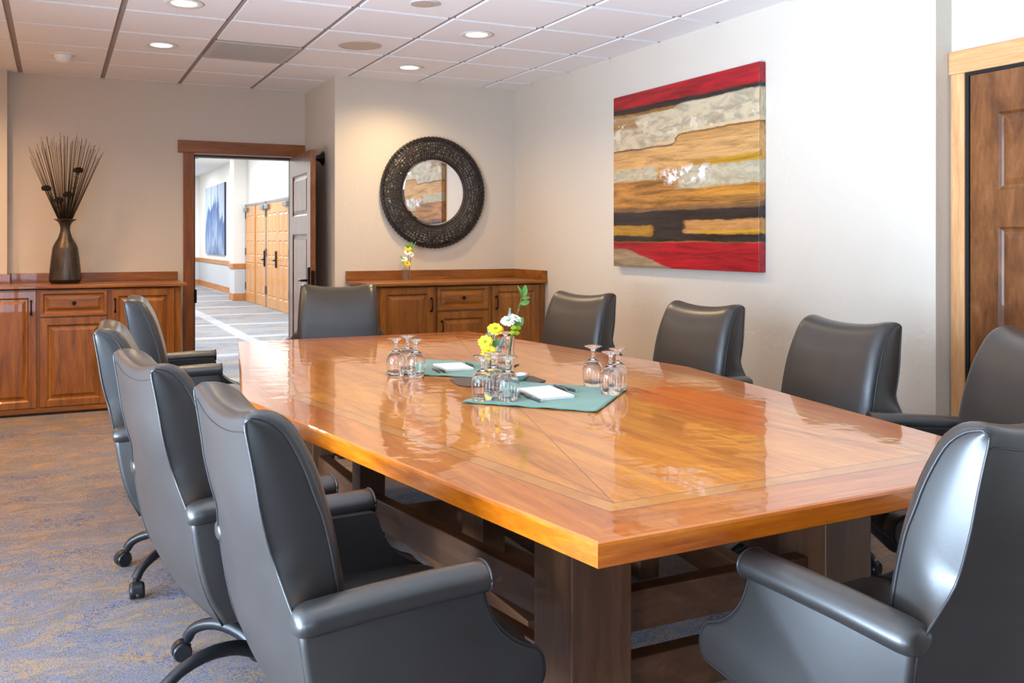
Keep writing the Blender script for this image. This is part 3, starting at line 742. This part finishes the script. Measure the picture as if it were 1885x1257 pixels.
def edge(q, a=.80):
    q = abs(q)
    if q < a: return 0
    u = (q-a)/(1-a); return 1-math.sqrt(max(0, 1-u*u))
def back_ring(q):
    e = edge(q); zt = ztop(q)-.016*e; ring = []
    for p, p2 in zip(fpt, fst):
        p = p.lerp(p2, e); z = Z0+(zt-Z0)*p.y; ring.append((q*halfw(z), p.x+.014*(1-q*q)*(1-p.y**4), z))
    for p in rpt:
        z = Z0+(zt-Z0)*p.y; ring.append((q*rearw(z), p.x-.020*(1-q*q)*(1-p.y**5), z))
    return ring
QS = [-1, -.995, -.98, -.95, -.91, -.86, -.80, -.70, -.55, -.38, -.2, 0, .2, .38, .55, .70, .80, .86, .91, .95, .98, .995, 1]
def make_chair():
    root = empty('conference_chair')
    lt, pp = W['leather'], W['pipe']
    rings = [back_ring(q) for q in QS]
    b = MB(); b.loft(rings, caps=False)
    back = b.build('backrest', lt, root, smooth=180)
    # side leaves (flat sides between piping)
    for sgn in (-1, 1):
        rg = back_ring(sgn); s = MB()
        fr = rg[:NF]; rr = rg[NF:][::-1]
        g = [[Vector((a[0]+(c_[0]-a[0])*t**3, a[1]+(c_[1]-a[1])*t, a[2]+(c_[2]-a[2])*t)) + Vector((sgn*.006*sin(pi*t), 0, 0)) for t in (0, .06, .15, .27, .4, .53, .66, .78, .88, .95, 1)] for a, c_ in zip(fr, rr)]
        s.loft(g, caps=False, closed=False)
        s.build('side_panel', lt, root, smooth=180)
        k0 = 6
        MB().tube([Vector(p)+Vector((sgn*.001, 0, 0)) for p in fr[k0:]] + [Vector(rr[-1])], .0032, 6).build('piping', pp, root, smooth=180)
        MB().tube([Vector(p)+Vector((sgn*.001, 0, 0)) for p in rr] , .0032, 6).build('piping', pp, root, smooth=180)
    # rear top seam
    tp = [Vector(back_ring(q)[NF+3])+Vector((0, -.001, 0)) for q in QS]
    MB().tube(tp, .0015, 5).build('back_seam', pp, root, smooth=180)
    # seat
    def rr_ring(w0, w1, y0, y1, z, r=.045, dz=0):
        pts = []
        for cx_, cy_, a0 in ((w1-r, y1-r, 0), (w0+r, y1-r, 90), (w0+r, y0+r, 180), (w1-r, y0+r, 270)):
            for i in range(5):
                a = R(a0+i*22.5); pts.append((cx_+r*cos(a), cy_+r*sin(a), z))
        return pts
    s = MB(); s.loft([rr_ring(-.262, .262, -.15, .27, .395), rr_ring(-.268, .268, -.15, .280, .41), rr_ring(-.268, .268, -.15, .285, .445), rr_ring(-.262, .262, -.145, .276, .468),
                      rr_ring(-.235, .235, -.125, .245, .483), rr_ring(-.15, .15, -.08, .18, .492), rr_ring(-.05, .05, 0, .10, .495, .02)])
    s.build('seat', lt, root, smooth=60)
    s = MB(); s.loft([rr_ring(-.18, .18, -.08, .18, .318), rr_ring(-.235, .235, -.135, .24, .338), rr_ring(-.258, .258, -.15, .262, .365), rr_ring(-.260, .260, -.15, .265, .40)])
    s.build('seat_base', lt, root, smooth=60)
    # arms: outer side panel + roll
    prof = catmull([(-.168, .328, 0), (-.204, .39, 0), (-.228, .46, 0), (-.244, .54, 0), (-.252, .60, 0)], 10) + \
           catmull([(-.246, .622, 0), (-.05, .628, 0), (.120, .628, 0)], 8) + \
           catmull([(.131, .612, 0), (.139, .585, 0), (.155, .55, 0), (.183, .516, 0), (.22, .489, 0), (.255, .474, 0), (.272, .45, 0), (.277, .42, 0), (.268, .396, 0), (.245, .388, 0)], 26) + \
           catmull([(.15, .372, 0), (.0, .350, 0), (-.13, .330, 0)], 8)
    for sgn in (-1, 1):
        rings = []
        for x, ins in ((.240, .0), (.312, 0), (.319, .0015), (.324, .006), (.3255, .012)):
            cy = sum(p.x for p in prof)/len(prof); cz = sum(p.y for p in prof)/len(prof)
            ring = []
            n_ = len(prof)
            for i, p in enumerate(prof):
                t = (prof[(i+1) % n_]-prof[i-1]).normalized(); nn = Vector((t.y, -t.x, 0))
                if nn.dot(Vector((cy, cz, 0))-p) < 0: nn = -nn
                q = p + nn*ins; ring.append((sgn*x, q.x, q.y))
            rings.append(ring)
        arm = MB().loft(rings).build('arm_panel', lt, root, smooth=50)
        MB().tube([(sgn*.316, p.x, p.y) for p in prof[16:46]], .003, 6).build('arm_piping', pp, arm, smooth=180)
        # arm roll
        rings = []
        for y, k in ((-.262, .30), (-.260, .62), (-.254, .82), (-.244, .94), (-.225, 1.0), (-.1, 1.0), (.02, 1.0), (.122, 1.0), (.130, .985), (.136, .93), (.138, .80), (.135, .3)):
            ring = []
            for i in range(20):
                a = 2*pi*i/20; cx_ = sgn*.305
                ring.append((cx_+.042*k*cos(a), y, .640+.045*(y-.13)+.031*k*sin(a)+.004*sin(pi*(y+.26)/.4)))
            rings.append(ring)
        roll = MB().loft(rings).build('arm_rest', lt, root, smooth=50)
        MB().tube([(sgn*.305+.040*cos(a), .134, .641+.030*sin(a)) for a in [2*pi*i/24 for i in range(25)]], .0032, 6).build('arm_end_piping', pp, roll, smooth=180)
    # mechanism and base
    MB().lathe([(.026, .10), (.026, .30)], 18, caps=True).build('gas_lift', W['blackmetal'], root, smooth=50)
    MB().lathe([(.0005, .075), (.038, .075), (.045, .085), (.045, .125), (.034, .14), (.0005, .14)], 20).build('hub', W['plastic'], root, smooth=50)
    MB().box(-.09, .09, -.06, .13, .275, .325).build('mechanism', W['blackmetal'], root, bevel=.01)
    return root
def add_base(root, off):
    for q in range(5):
        a = R(off+72*q); ca, sa = cos(a), sin(a)
        pp_ = catmull([(.03, 0, .105), (.09, 0, .130), (.17, 0, .138), (.245, 0, .122), (.295, 0, .095), (.315, 0, .068)], 12)
        path = [(p.x*ca, p.x*sa, p.z) for p in pp_]
        lg = MB().tube(path, [.024, .023, .022, .021, .020, .019, .018, .0175, .017, .0175, .018, .018], 10, up=(0, 0, 1)).build('base_leg', W['plastic'], root, smooth=50)
        m = MB(); m.lathe([(.012, .055), (.012, .078)], 10, (.315*ca, .315*sa, 0))
        sw = a + R(55); cx_, cy_ = .315*ca+.018*cos(sw), .315*sa+.018*sin(sw); ax_ = Vector((-sin(sw), cos(sw), 0))
        for s2 in (-1, 1):
            c0 = Vector((cx_, cy_, .029))
            rings = []
            for d_, r_ in ((.006, .020), (.006, .027), (.010, .029), (.021, .029), (.0255, .025), (.0255, .008)):
                ctr = c0+ax_*s2*d_; u = Vector((cos(sw), sin(sw), 0))
                rings.append([ctr+u*(r_*cos(2*pi*i/18))+Vector((0, 0, r_*sin(2*pi*i/18))) for i in range(18)])
            m.loft(rings)
        # hood
        u = Vector((cos(sw), sin(sw), 0)); rings = []
        for d_ in (-.016, .016):
            rings.append([Vector((cx_, cy_, .030))+ax_*d_+u*(.0315*cos(t_))+Vector((0, 0, .0315*sin(t_))) for t_ in [R(-10+i*20) for i in range(9)]+[]])
        m.loft(rings)
        m.build('caster', W['plastic'], lg, smooth=45)
proto = make_chair(); add_base(proto, 90)
CH = [ # x, y, facing angle, lift, label
 (.631, 1.968, 3.8, 0, 'grey leather conference chair nearest the camera on the left side of the table'),
 (.514, 2.739, 8.2, .003, 'second grey leather chair from the front on the left side of the table'),
 (.473, 3.800, -5, 0, 'third grey leather chair from the front on the left side of the table'),
 (.660, 5.054, -6, .03, 'farthest grey leather chair on the left side, in front of the doorway casing'),
 (1.66, 5.74, 254, .0, 'grey leather chair at the far head of the table, beside the open door'),
 (2.747, 4.848, 198, 0, 'farthest grey leather chair on the right side, just right of the corner sideboard'),
 (2.79, 3.765, 190, 0, 'grey leather chair on the right side, below the right half of the painting'),
 (2.70, 2.775, 181, 0, 'grey leather chair on the right side beneath bare wall, left of the closed door'),
 (2.625, 2.045, 150, .03, 'turned grey leather chair at the right edge, in front of the closed door'),
 (1.628, 1.366, 94, .008, 'large grey leather chair at the near head of the table, bottom right'),
]
chairs = []
for i, (x, y, a, lift, lab) in enumerate(CH):
    o = proto if i == 0 else copy_tree(proto)
    chairs.append((o, x, y, a, lift, lab))
for o, x, y, a, lift, lab in chairs:
    for ch in o.children:
        if not ch.name.startswith(('base_leg', 'hub', 'gas_lift')): ch.location.z += lift
    o.location = (x, y, 0); o.rotation_euler = (0, 0, R(a-90)); tag(o, lab, 'chair', 'conference chairs around the table')
    if y == 5.74: o.scale = (1.1, 1, 1.03)
    spin = {1.968: 20, 2.739: 126, 3.8: 145, 5.054: 228}.get(y, 40+y*50)
    for ch in o.children:
        if ch.name.startswith('base_leg'): ch.rotation_euler.z = R(spin-(a-90)-90)
        if ch.name.startswith(('base_leg', 'hub', 'gas_lift')): ch.location.y += .05

# ------------------------------------------------------------------ things on the table
def napkin(L_, B_, R_, T_, lab, lift=None, seed=0):
    N = 26; random.seed(seed); g = []
    for i in range(N+1):
        row = []
        for j in range(N+1):
            u, v = i/N, j/N
            p = Vector(L_)*(1-u)*(1-v)+Vector(B_)*u*(1-v)+Vector(R_)*u*v+Vector(T_)*(1-u)*v
            z = ZT+.0012+.0010*sin(u*19+seed)*sin(v*15+1)+.0008
            if min(u, v, 1-u, 1-v) == 0: z += .0012*(1+sin(u*31+v*23+seed))
            if lift and p.y > 3.12: z += .0052*min(1, (p.y-3.12)/.04)
            row.append((p.x, p.y, z))
        g.append(row)
    m = MB(); m.loft(g, caps=False, closed=False)
    o = m.build('linen_napkin', W['napkin'], smooth=180); q = o.modifiers.new('s', 'SOLIDIFY'); q.thickness = .0022; q.offset = 1
    tag(o, lab, 'napkin', 'green napkins on the table'); return o
napkin((1.269, 2.871), (1.594, 2.52), (1.948, 2.867), (1.62, 3.21), 'green linen napkin nearer the camera, under the right-hand goblets', True, 1)
napkin((1.254, 3.645), (1.58, 3.335), (1.90, 3.655), (1.572, 3.977), 'green linen napkin farther away, beyond the flower vases', False, 2)
m = MB(); m.prism([(1.43, 3.36), (1.405, 3.22), (1.425, 3.17), (1.73, 3.14), (1.765, 3.17), (1.775, 3.30), (1.745, 3.335), (1.47, 3.385)], 'z', ZT+.0003, ZT+.0055)
tag(m.build('serving_mat', plain('dark_leatherette', srgb(62, 48, 46), .5), bevel=.002), 'dark brown leather mat under the vases and silver bowl', 'mat')

GZ = ZT+.0045
gp = [(.0330, .0), (.0365, .022), (.0388, .045), (.0385, .058), (.0345, .074), (.0262, .088), (.015, .0965), (.0075, .1005), (.0058, .104), (.0060, .108), (.0085, .111), (.0062, .1145), (.0055, .122), (.0075, .131), (.015, .1365), (.026, .1405), (.0330, .1425), (.0335, .1440), (.0325, .1450), (.010, .1445), (.0005, .1442)]
gi = [(.0325, .0), (.0358, .022), (.0380, .045), (.0376, .058), (.0335, .0735), (.025, .087), (.012, .0945), (.0005, .096)]
goblet = MB().lathe(gp[::-1]+[(.0328, -.0005)]+gi, 40).build('water_goblet', W['glass'], smooth=50)
GL = [(1.274, 3.560, 'upturned goblet at the left of the trio on the far napkin'),
      (1.355, 3.640, 'upturned goblet at the back of the trio on the far napkin'),
      (1.335, 3.492, 'upturned goblet at the right of the trio on the far napkin'),
      (1.352, 2.882, 'upturned goblet at the left of the front trio on the near napkin'),
      (1.425, 2.830, 'upturned goblet at the right of the front trio on the near napkin'),
      (1.425, 2.945, 'upturned goblet at the back of the front trio on the near napkin'),
      (1.720, 3.560, 'upturned goblet behind the flower vases, the left one'),
      (1.800, 3.600, 'upturned goblet behind the flower vases, the right one'),
      (1.863, 2.975, 'upturned goblet at the left of the right-hand trio'),
      (1.822, 2.790, 'upturned goblet at the front of the right-hand trio'),
      (1.900, 2.862, 'upturned goblet at the right of the right-hand trio')]
for i, (x, y, lab) in enumerate(GL):
    o = goblet if i == 0 else copy_tree(goblet)
    o.scale = (1.03, 1.03, 1.06); o.location = (x, y, GZ); tag(o, lab, 'goblet', 'upturned water goblets on the table')

def pad(pts, lab, z=ZT+.0046):
    c = sum((Vector(p) for p in pts), Vector((0, 0)))/4
    o = MB().prism([(p[0]-c.x, p[1]-c.y) for p in pts], 'z', 0, .009).build('notepad', W['paper'], loc=(c.x, c.y, z))
    MB().prism([((p[0]-c.x)*1.004, (p[1]-c.y)*1.004) for p in pts], 'z', -.0008, .0006).build('backing_card', plain('grey_card', srgb(120, 120, 124), .7), o)
    tag(o, lab, 'notepad', 'white notepads on the napkins')
pad([(1.553, 3.000), (1.690, 3.005), (1.661, 2.775), (1.525, 2.768)], 'white notepad on the near green napkin')
pad([(1.520, 3.760), (1.650, 3.745), (1.628, 3.560), (1.504, 3.570)], 'white notepad on the far green napkin')
penb = NT('pen_barrel'); penm = penb.fin(Base_Color=penb.ramp(penb.n('ShaderNodeSeparateXYZ', {0: penb.coord()}).outputs[0], [(.0, srgb(70, 72, 78)), (.06, srgb(70, 72, 78)), (.062, srgb(176, 166, 150))], 'CONSTANT'), Roughness=.3)
pen = MB().lathe([(.0005, -.068), (.002, -.067), (.0045, -.055), (.0048, -.02), (.0048, .055), (.003, .060), (.0028, .066), (.0005, .067)], 12, ax='x').build('pen', penm, smooth=40)
MB().box(.012, .058, -.0012, .0012, .0046, .0062).build('clip', W['silver'], pen)
PN = [(1.506, 2.93, 258, 'pen closest to the front trio of goblets, left of the near notepad'), (1.520, 2.875, 263, 'middle pen left of the near notepad'), (1.508, 2.800, 268, 'front pen left of the near notepad'),
      (1.712, 2.965, 262, 'upper pen right of the near notepad'), (1.728, 2.935, 268, 'outer pen right of the near notepad'),
      (1.470, 3.60, 262, 'outer pen left of the far notepad'), (1.484, 3.585, 268, 'pen touching the left edge of the far notepad'), (1.672, 3.70, 262, 'pen right of the far notepad')]
for i, (x, y, a, lab) in enumerate(PN):
    o = pen if i == 0 else copy_tree(pen)
    o.location = (x, y, ZT+.0046+.005); o.rotation_euler = (0, 0, R(a)); tag(o, lab, 'pen', 'pens beside the notepads')

bw = MB().lathe([(.0005, .0), (.022, .0), (.026, .003), (.036, .014), (.041, .026), (.0405, .028), (.035, .017), (.024, .006), (.0005, .005)], 36).build('mint_bowl', W['silver'], smooth=50, loc=(1.655, 3.185, ZT+.0072+.0))
tag(bw, 'small silver metal bowl on the dark mat', 'bowl')

# flowers
yel = plain('yellow_petal', srgb(250, 214, 40), .6); wht = plain('white_petal', srgb(245, 243, 238), .6); grc = plain('green_button', srgb(150, 176, 30), .7)
lf = plain('green_leaf', srgb(96, 150, 70), .5); lf2 = plain('silver_leaf', srgb(150, 176, 166), .6); stm = plain('green_stem', srgb(88, 120, 50), .6)
def frame(d):
    d = Vector(d).normalized(); u = d.orthogonal().normalized(); return d, u, d.cross(u)
def daisy(parent, c, d, r, mat, cen=grc, layers=2, nper=20, name='flower'):
    d, u, w = frame(d); c = Vector(c); m = MB()
    for L_ in range(layers):
        for k in range(nper):
            a = 2*pi*(k+.5*L_)/nper+random.uniform(-.05, .05); o_ = u*cos(a)+w*sin(a); s_ = d.cross(o_)
            rl = r*(1-.22*L_)*random.uniform(.9, 1.08); up_ = .18+.35*L_
            pts = []
            for t, wd in ((.15, .04), (.45, .11), (.75, .13), (.95, .08), (1.0, .02)):
                ctr = c+o_*rl*t+d*(rl*up_*t-rl*.12*t*t*2)
                pts.append([ctr-s_*r*wd, ctr+d*r*.02, ctr+s_*r*wd, ctr-d*r*.015])
            m.loft(pts)
    fl = m.build(name, mat, parent)
    m = MB()
    for k in range(40):
        t = math.sqrt(k/40); a = k*2.4; p = c+(u*cos(a)+w*sin(a))*r*.24*t+d*r*(.10*(1-t*t)+.08)
        m.ball(p, r*.045, 6)
    m.build('centre', cen, fl); return fl
def leafm(parent, a, b, wd, mat, name='leaf', nrm=(0, -1, .3)):
    a, b = Vector(a), Vector(b); t = (b-a); s_ = t.cross(Vector(nrm)).normalized(); nn = s_.cross(t).normalized(); rings = []
    for k in range(9):
        u = k/8; w_ = wd*(sin(pi*u**.8))**.8+.0003; ctr = a+t*u+nn*(t.length*.12*sin(pi*u))
        rings.append([ctr-s_*w_+nn*w_*.25, ctr-nn*.0004, ctr+s_*w_+nn*w_*.25, ctr+nn*.0004])
    return MB().loft(rings).build(name, mat, parent, smooth=60)
def stem(parent, pts, r=.0018, mat=stm): return MB().tube(catmull(pts, 10), r, 6).build('stem', mat, parent, smooth=180)
def bud_vase(x, y, z, h, r, lab, rt=1.0):
    pr = [(.0005, 0), (r*.9, 0), (r, .002), (r, h*.25), (r*.92, h*.6), (r*rt, h*.97), (r*rt, h), (r*rt-.0015, h), (r*.92-.0018, h*.6), (r-.0018, h*.25), (r-.002, .008), (.0005, .008)]
    o = MB().lathe(pr, 32).build('bud_vase', W['glass'], smooth=40, loc=(x, y, z)); tag(o, lab, 'vase'); return o
MZ = ZT+.0058
random.seed(11)
bud_vase(1.672, 3.305, MZ, .165, .0185, 'taller clear glass bud vase on the dark mat', 1.12)
bud_vase(1.605, 3.350, MZ, .120, .020, 'shorter clear glass bud vase on the dark mat, left', 1.1)
bq1 = empty('flower_bunch', (1.605, 3.350, MZ))
for (c, d, r) in (((-.022, -.035, .105), (-.35, -.9, .25), .033), ((-.030, -.02, .145), (-.55, -.7, .5), .032)):
    daisy(bq1, c, d, r, yel); stem(bq1, [(0, 0, .015), (0, 0, .08), c])
daisy(bq1, (.020, -.01, .195), (-.2, -.6, .8), .034, yel); stem(bq1, [(.005, .004, .012), (.004, 0, .09), (.018, -.01, .19)])
daisy(bq1, (.012, -.015, .125), (.1, -1, .5), .02, wht)
for a, b, w_ in (((.01, 0, .10), (.052, -.02, .165), .009), ((.02, -.01, .12), (.06, -.01, .145), .008), ((-.005, .0, .12), (-.018, -.01, .20), .005), ((.01, -.005, .115), (.035, -.03, .105), .009)): leafm(bq1, a, b, w_, lf2)
leafm(bq1, (0, 0, .11), (.02, -.03, .16), .012, lf); leafm(bq1, (0, 0, .13), (-.004, -.02, .175), .010, lf)
tag(bq1, 'yellow daisies with silvery leaves in the shorter bud vase', 'flowers')
bq2 = empty('flower_bunch', (1.672, 3.305, MZ))
daisy(bq2, (-.008, .0, .228), (-.2, -.5, .85), .032, wht); daisy(bq2, (.022, -.008, .240), (.3, -.4, .9), .030, wht)
for c in ((.010, -.02, .200), (.032, -.012, .197), (.004, -.02, .180), (.022, -.02, .178)):
    m = MB(); 
    for k in range(60):
        a = k*2.4; t = math.sqrt(k/60); m.ball((c[0]+.013*t*cos(a), c[1]+.013*t*sin(a), c[2]+.009*(1-t*t)), .0024, 6)
    m.ball(c, (.012, .012, .007), 8); m.build('button_flower', grc, bq2)
stem(bq2, [(0, 0, .012), (.002, 0, .10), (.004, -.01, .21)]); stem(bq2, [(.006, .004, .012), (.003, 0, .10), (.02, -.01, .22)]); stem(bq2, [(-.006, 0, .012), (-.003, 0, .10), (.01, -.015, .19)], .0022)
br = stem(bq2, [(-.004, 0, .012), (.010, .0, .16), (.040, .02, .24), (.075, .04, .315), (.088, .05, .345)], .0016)
for a, b, w_ in (((.080, .043, .320), (.096, .045, .373), .013), ((.078, .042, .318), (.052, .035, .372), .0065), ((.078, .04, .315), (.122, .05, .318), .006), ((.066, .034, .292), (.118, .05, .302), .011), ((.056, .030, .270), (.038, .0, .290), .011), ((.036, .015, .205), (.072, .02, .240), .017)): leafm(br, a, b, w_, lf)
m = MB()
for k in range(26):
    u = k/25; a = k*2.1; c = Vector((-.004+.006*u, .0, .215+.065*u)); m.ball(c+Vector((.006*cos(a)*(1-.5*u), .006*sin(a)*(1-.5*u), 0)), .0036*(1-.4*u), 6)
m.build('flower_spike', lf2, bq2)
tag(bq2, 'white flowers, green buttons and a leafy branch in the taller bud vase', 'flowers')
# sideboard bud vases
SZ = .995
bud_vase(2.655, 7.10, SZ, .185, .019, 'taller glass bud vase under the round mirror', 1.05)
bud_vase(2.605, 7.06, SZ, .105, .021, 'shorter glass bud vase under the round mirror', 1.05)
b3 = empty('flower_bunch', (2.655, 7.10, SZ))
daisy(b3, (-.012, -.01, .262), (-.1, -.7, .7), .034, yel); daisy(b3, (-.018, -.02, .232), (-.2, -1, .3), .032, wht); daisy(b3, (.012, -.02, .212), (.2, -1, .1), .028, wht); daisy(b3, (.030, -.01, .24), (.5, -.8, .4), .018, grc)
for a, b in (((0, 0, .25), (-.045, 0, .31)), ((0, 0, .26), (.03, .0, .32)), ((0, 0, .25), (-.01, -.01, .30)), ((.01, 0, .26), (.055, 0, .30))): leafm(b3, a, b, .009, lf)
stem(b3, [(0, 0, .012), (0, 0, .1), (-.015, -.015, .24)]); stem(b3, [(.006, 0, .012), (.004, 0, .1), (.012, -.015, .21)], .0025)
m = MB(); m.tube([(.01, 0, .2), (.04, 0, .27), (.062, 0, .315)], .0012, 5)
for k in range(14): m.ball((.04+.0016*k, .002*cos(k*2), .27+.0035*k), .0034, 6)
m.build('catkin', lf2, b3)
tag(b3, 'white and yellow daisies in the taller bud vase under the mirror', 'flowers')
b4 = empty('flower_bunch', (2.605, 7.06, SZ))
daisy(b4, (.012, -.02, .140), (.2, -1, .3), .030, yel); daisy(b4, (.026, -.01, .135), (.4, -1, .3), .024, yel); daisy(b4, (-.008, -.005, .172), (-.2, -.8, .7), .030, wht); daisy(b4, (-.022, -.015, .148), (-.6, -1, .2), .015, grc)
leafm(b4, (-.01, 0, .15), (-.045, 0, .205), .007, lf); leafm(b4, (.01, 0, .13), (.03, -.01, .18), .010, lf); stem(b4, [(0, 0, .012), (0, 0, .07), (.01, -.015, .135)]); stem(b4, [(-.005, 0, .012), (-.004, 0, .07), (-.01, 0, .165)])
tag(b4, 'yellow and white daisies in the shorter bud vase under the mirror', 'flowers')

# ------------------------------------------------------------------ light
def area(name, loc, rot, sx, sy, power, col, spread=180):
    L = bpy.data.lights.new(name, 'AREA'); L.shape = 'RECTANGLE'; L.size = sx; L.size_y = sy; L.energy = power; L.color = col; L.spread = R(spread)
    o = bpy.data.objects.new(name, L); COL.objects.link(o); o.location = loc; o.rotation_euler = rot; return o
DAY = (.62, .79, 1.0)
RAD = 17
for a, b in LW:
    RAD = 9 if a < .5 or a > 3 else 20
    area('daylight_left_window', (XL-.20, (a+b)/2, 1.25), (0, R(-90), 0), 2.3, b-a, RAD*pi*2.3*(b-a), DAY, 115)
    area('ceiling_fill_left_window', (XL-.6, (a+b)/2, .55), (0, R(-125), 0), .6, b-a, 230*(b-a), (.66, .82, 1.0), 150)  # added upward fill that brightens the ceiling, as if off the ground
for a, b in FW: area('daylight_front_window', ((a+b)/2, YF-.22, 1.25), (R(90), 0, 0), b-a, 2.3, 8*pi*2.3*(b-a), DAY, 90)
for y in (10.5, 14, 18, 22, 26): area('hall_ceiling_light', (2.0, y, HZ-.03), (0, 0, 0), 1.6, 1.2, 300, (.93, .97, 1.0))
w = bpy.data.worlds.new('sky'); S.world = w; w.use_nodes = True
bg = w.node_tree.nodes['Background']; bg.inputs[0].default_value = (.75, .87, 1, 1); bg.inputs[1].default_value = 2.0

# ------------------------------------------------------------------ camera
f_, cx_, cy_, yaw = 1673.4, 894.2, 443.4, .4421
cd = bpy.data.cameras.new('camera'); cd.sensor_width = 36; cd.lens = f_/1885*36
cd.shift_x = (942.5-cx_)/1885; cd.shift_y = -(628.5-cy_)/1885; cd.clip_start = .02; cd.clip_end = 100
co = bpy.data.objects.new('camera', cd); COL.objects.link(co); co.location = (0, 0, 1.32); co.rotation_euler = (R(90), 0, -yaw)
S.camera = co
